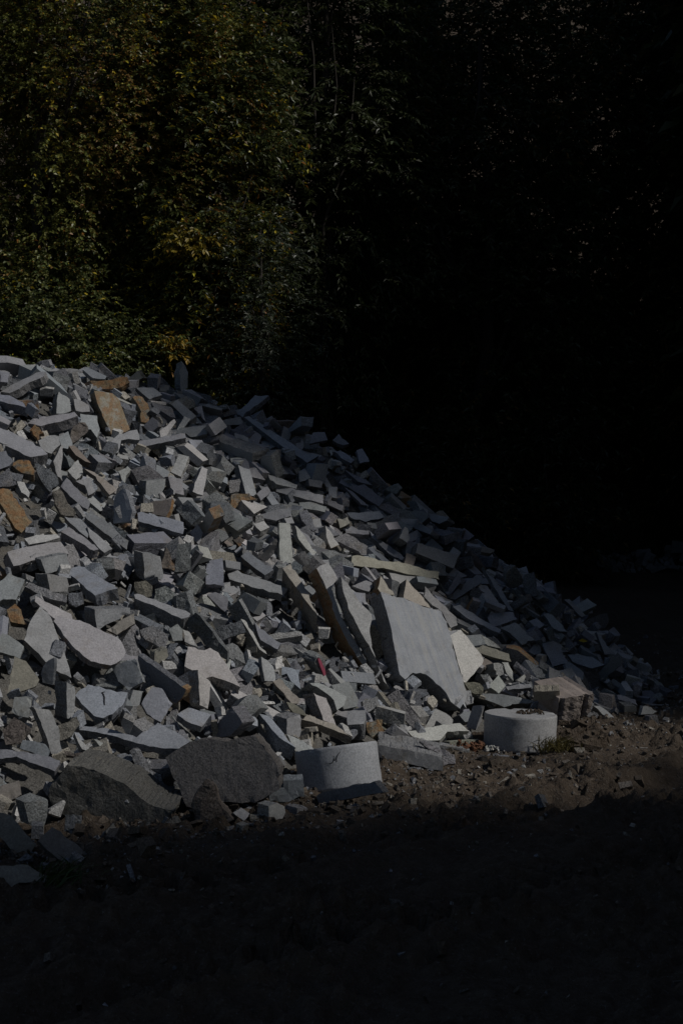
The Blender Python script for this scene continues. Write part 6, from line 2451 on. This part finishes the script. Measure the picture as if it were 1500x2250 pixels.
# core dust and chips in the gaps, crevice shade painted into the core's tint
hx, hy = np.meshgrid(np.arange(-6.5, 4.6, .1), np.arange(6.2, 24.4, .1))
hz_ = heap_h(hx, hy); hsd = foot_sd(hx, hy)
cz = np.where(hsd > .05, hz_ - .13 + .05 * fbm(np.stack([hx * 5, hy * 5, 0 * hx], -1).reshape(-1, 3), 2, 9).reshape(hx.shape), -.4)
nxx = hx.shape[1]; I2 = np.arange((hx.shape[0] - 1) * (nxx - 1)); qq = (I2 // (nxx - 1)) * nxx + I2 % (nxx - 1)
quad = np.stack([qq, qq + 1, qq + nxx + 1, qq + nxx], 1)
tri = np.concatenate([quad[:, [0, 1, 2]], quad[:, [0, 2, 3]]])
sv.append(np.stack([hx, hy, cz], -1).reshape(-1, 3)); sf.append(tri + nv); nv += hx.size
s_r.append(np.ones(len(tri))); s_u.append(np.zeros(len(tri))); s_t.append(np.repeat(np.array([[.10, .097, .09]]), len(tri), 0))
rg = np.random.RandomState(77)
def chip_at(x, y, z, s, tint, rust=0.):
    global nv
    v, f, ro, kind = SHAPES[rg.randint(60)]
    q = Quaternion(rg.normal(size=4)); q.normalize()
    co = (v / np.ptp(v, axis=0).max() * s) @ np.array(q.to_matrix()).T + (x, y, z)
    tri = np.array([[a[0], a[b], a[b + 1]] for a in f for b in range(1, len(a) - 1)])
    return co, tri
k = 0
while k < 3400:
    x, y = rg.uniform(-4.5, 4), rg.uniform(7, 20)
    a, b = np.array([x]), np.array([y])
    if foot_sd(a, b)[0] < .05 or abs(x / y) > .26: continue
    k += 1
    s = rg.uniform(.04, .15)
    co, tri = chip_at(x, y, heap_h(a, b)[0] + rg.uniform(-.1, .1), s, None)
    sv.append(co); sf.append(tri + nv); nv += len(co)
    t = np.array(TINT[rg.choice(['g', 'b', 'w', 'd', 't'])]) * rg.uniform(.8, 1.15)
    s_r.append(np.full(len(tri), .8)); s_u.append(np.zeros(len(tri))); s_t.append(np.repeat(t[None], len(tri), 0))
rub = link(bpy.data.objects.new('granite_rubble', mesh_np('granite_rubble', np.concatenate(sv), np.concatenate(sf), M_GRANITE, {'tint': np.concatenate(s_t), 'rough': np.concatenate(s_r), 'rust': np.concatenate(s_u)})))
tag(rub, 'smaller grey granite offcuts and chips filling the heap between the larger stones', 'rubble', kind='stuff')

# ---------------------------------------------------------------- gravel, strays, clods on the mud
gv, gf, gt, gn = [], [], [], 0
cnt = 0
while cnt < 6500:
    if rg.rand() < .7:
        t = rg.uniform(1, 9.99); i0 = int(t); p = FOOT[i0] + (FOOT[i0 + 1] - FOOT[i0]) * (t - i0)
        off = abs(rg.normal()) * .75
        p = p + np.array([.84, -.54]) * (off + .25) + rg.normal(size=2) * .1
    else:
        p = np.array([rg.uniform(-2, 7), rg.uniform(6, 24)])
    if foot_sd(p[:1], p[1:])[0] > .3: continue
    cnt += 1
    s = min(.10, .014 * math.exp(abs(rg.normal()) * .8))
    co, tri = chip_at(p[0], p[1], gz1(*p) + s * .12, s, None)
    gv.append(co); gf.append(tri + gn); gn += len(co)
    t = np.array(TINT[rg.choice(['w', 'g', 't', 'd', 'n'], p=[.06, .16, .2, .18, .4])]) * (.55 if rg.rand() < .7 else .85)
    if s > .03 and rg.rand() < .7: t = np.array((.088, .071, .055)) * rg.uniform(.7, 1.3)
    gt.append(np.repeat(t[None], len(tri), 0))
gf_ = np.concatenate(gf)
grav = link(bpy.data.objects.new('gravel', mesh_np('gravel', np.concatenate(gv), gf_, M_GRANITE, {'tint': np.concatenate(gt), 'rough': np.full(len(gf_), .9), 'rust': np.zeros(len(gf_))})))
tag(grav, 'pebbles and chips strewn on the mud along the heap', 'gravel', kind='stuff')

STRAYS = [(1410, 1640, .10, 'w', 'flat pale chip lying alone on the mud at the right', .35), (1175, 1660, .10, 'g', 'small squat grey stone at the front of the right cylinder', .6), (1000, 1710, .04, 't', 'thumb sized tan pebble on the mud below the long flat slab', .8),
          (850, 1685, .09, 't', 'yellowish stone chip between the left cylinder and the long flat slab', .7), (705, 1800, .06, 'd', 'dark pebble in the gravel below the left cylinder', .7), (748, 1803, .05, 'g', 'grey pebble in the gravel right of the dark one', .8),
          (560, 1805, .07, 't', 'tan pebble beside the small pale cube', .8), (545, 1822, .07, 'd', 'dirty pebble just below the tan one by the pale cube', .8), (490, 1838, .05, 'g', 'roundish grey pebble below the upright jagged rock', .8),
          (425, 1845, .06, 'd', 'half buried pebble below the long dark boulder', .6), (1310, 1678, .05, 'g', 'little grey stone on the lit mud right of the right cylinder', .6), (1130, 1700, .05, 'd', 'dark pebble on the mud below the right cylinder', .7),
          (1345, 1545, .12, 'g', 'grey chip between the far right plates', .5), (1440, 1540, .14, 'w', 'pale rubble piece at the far right end of the stones', .5), (1480, 1510, .12, 'd', 'dark lump at the right border beyond the heap', .7),
          (1385, 1240, .22, 'g', 'small pale stone before the far heap', .6), (1180, 1725, .05, 'n', 'brown clod in the wheel rut', .7), (880, 1760, .05, 'g', 'pebble beside the sloping dark bar', .7), (1250, 1600, .2, 'n', 'brown earth lump between the right cylinder and the pinkish block', .7)]
for i, (px, py, s, tk, lb, fl_) in enumerate(STRAYS):
    y = F * CH / (py - HY) if py > 1270 else 34.
    x = (px - 750) / F * y
    v, f, ro, kind = stone_shape(700 + i)
    co, tri, src = roughen(v / np.ptp(v, axis=0).max() * s, f, [1.] * len(f), cell=max(.03, s * .3), amp=.004, seed=i)
    co = co * (1, 1, fl_)
    tt = np.repeat((np.array(TINT[tk]) * .85)[None], len(tri), 0)
    ob = link(bpy.data.objects.new('loose_stone', mesh_np('loose_stone', co, tri, M_MUD if 'clod' in lb or 'earth' in lb else M_GRANITE, {'tint': tt, 'rough': np.ones(len(tri)), 'rust': np.zeros(len(tri))})))
    ob.location = (x, y, gz1(x, y) + s * fl_ * .3)
    tag(ob, lb, 'stone', 'loose stones on the mud')

# small far heap in the shade
fv, ff, ft, fn = [], [], [], 0
for i in range(260):
    x = rg.uniform(6.2, 13); y = rg.uniform(33.6, 37)
    hh = max(0, min((x - 6.2) * .22, .75)) * max(0, 1 - abs(y - 35.4) / 1.8)
    s = rg.uniform(.12, .42)
    co, tri = chip_at(x, y, gz1(x, y) + hh * rg.uniform(.4, 1) + s * .1, s, None)
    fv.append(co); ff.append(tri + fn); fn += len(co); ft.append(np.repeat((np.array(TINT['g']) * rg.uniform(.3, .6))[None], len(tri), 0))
ff = np.concatenate(ff)
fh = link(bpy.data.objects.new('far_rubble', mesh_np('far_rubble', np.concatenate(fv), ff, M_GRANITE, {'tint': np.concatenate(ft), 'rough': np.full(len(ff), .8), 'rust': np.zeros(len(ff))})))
tag(fh, 'small dark heap of broken stone at the foot of the wood on the right', 'rubble', kind='stuff')

# ---------------------------------------------------------------- tufts, dirt and litter
def grass_tuft(name, label, x, y, n, h, col, spread, z=None, lean=(0, 0)):
    r = np.random.RandomState(int(abs(x * 100)) + n)
    V, Q = [], []
    for i in range(n):
        b = np.array([r.normal() * spread, r.normal() * spread, 0]); u = np.array([r.normal() * .5 + lean[0], r.normal() * .5 + lean[1], 1.]); u /= np.linalg.norm(u)
        L = h * r.uniform(.4, 1.2); s = np.cross(u, r.normal(size=3)); s /= np.linalg.norm(s)
        w = .004 * r.uniform(.7, 1.4)
        p1 = b + u * L * .55; p2 = b + u * L + np.array([u[0], u[1], -.5]) * L * .3
        o = len(V)
        V += [b - s * w, b + s * w, p1 + s * w * .8, p1 - s * w * .8, p2 + s * w * .1, p2 - s * w * .1]
        Q += [[o, o + 1, o + 2, o + 3], [o + 3, o + 2, o + 4, o + 5]]
    c = np.array(col)[None] * r.uniform(.6, 1.4, (len(Q), 1))
    ob = link(bpy.data.objects.new(name, mesh_np(name, np.array(V), np.array(Q), M_LEAF, {'tint': c})))
    ob.location = (x, y, gz1(x, y) if z is None else z)
    tag(ob, label, 'grass')
grass_tuft('grass_tuft', 'tuft of dry grass at the right edge of the right cylinder', 1.80, 12.35, 160, .17, (.10, .085, .03), .07, lean=(.2, 0))
grass_tuft('grass_tuft', 'sprig of green weeds on the shaded slab at the bottom left', -1.50, 7.62, 120, .14, (.035, .06, .015), .06, z=.08, lean=(.5, 0))

def clod_pile(name, label, c, rad, n, mat, tint, cat, seed, hmax=.05, kind=None):
    r = np.random.RandomState(seed)
    V, Fs, m = [], [], 0
    for i in range(n):
        a = r.uniform(0, 6.28); q = rad * math.sqrt(r.rand())
        v, f, ro, k = SHAPES[r.randint(60)]
        s = r.uniform(.35, 1) * hmax * 1.3
        qn = Quaternion(r.normal(size=4)); qn.normalize()
        co = (v / np.ptp(v, axis=0).max() * s) @ np.array(qn.to_matrix()).T + (q * math.cos(a), q * math.sin(a), max(0, hmax * (1 - q / rad)) * r.rand())
        V.append(co); Fs += [[b + m for b in t] for t in f]; m += len(v)
    t = np.array(tint)[None] * r.uniform(.7, 1.3, (len(Fs), 1))
    ob = link(bpy.data.objects.new(name, mesh_np(name, np.concatenate(V), Fs, mat, {'tint': t, 'rough': np.ones(len(Fs)), 'rust': np.zeros(len(Fs))})))
    ob.location = c
    tag(ob, label, cat, kind=kind)
clod_pile('dirt_clump', 'crumbled dirt and moss on top of the right cylinder', (c2[0] + .10, c2[1] + .02, c2[2] + .302), .13, 45, M_MUD, (.1, .08, .05), 'dirt', 5, .028, 'stuff')
clod_pile('dirt_mound', 'mound of brown earth between the right cylinder and the pinkish block', (2.06, 12.75, .02), .24, 150, M_MUD, (.1, .07, .05), 'dirt', 6, .13, 'stuff')
clod_pile('bark_litter', 'reddish brown bark scraps beside the right cylinder', (1.05, 12.35, .03), .17, 60, M_GRANITE, (.12, .055, .03), 'litter', 7, .05, 'stuff')
clod_pile('stone_chips', 'cluster of small white chips beside the bark scraps', (1.26, 12.2, .03), .07, 14, M_GRANITE, (.42, .42, .40), 'stone', 8, .04)
lv = np.array([(0, 0, 0), (.05, .025, .012), (.11, 0, .004), (.05, -.03, .016)])
lf = link(bpy.data.objects.new('fallen_leaf', mesh_np('fallen_leaf', lv, np.array([[0, 1, 2, 3]]), M_LEAF, {'tint': np.array([[.35, .26, .02]])})))
_d = heap_depth(1270, 1408, .34); _r = ray(1270, 1408) * _d
lf.location = (_r[0], _r[1], CH + _r[2]); lf.rotation_euler = (.9, .1, .3)
tag(lf, 'single yellow leaf lying on the shaded right slope', 'leaf')
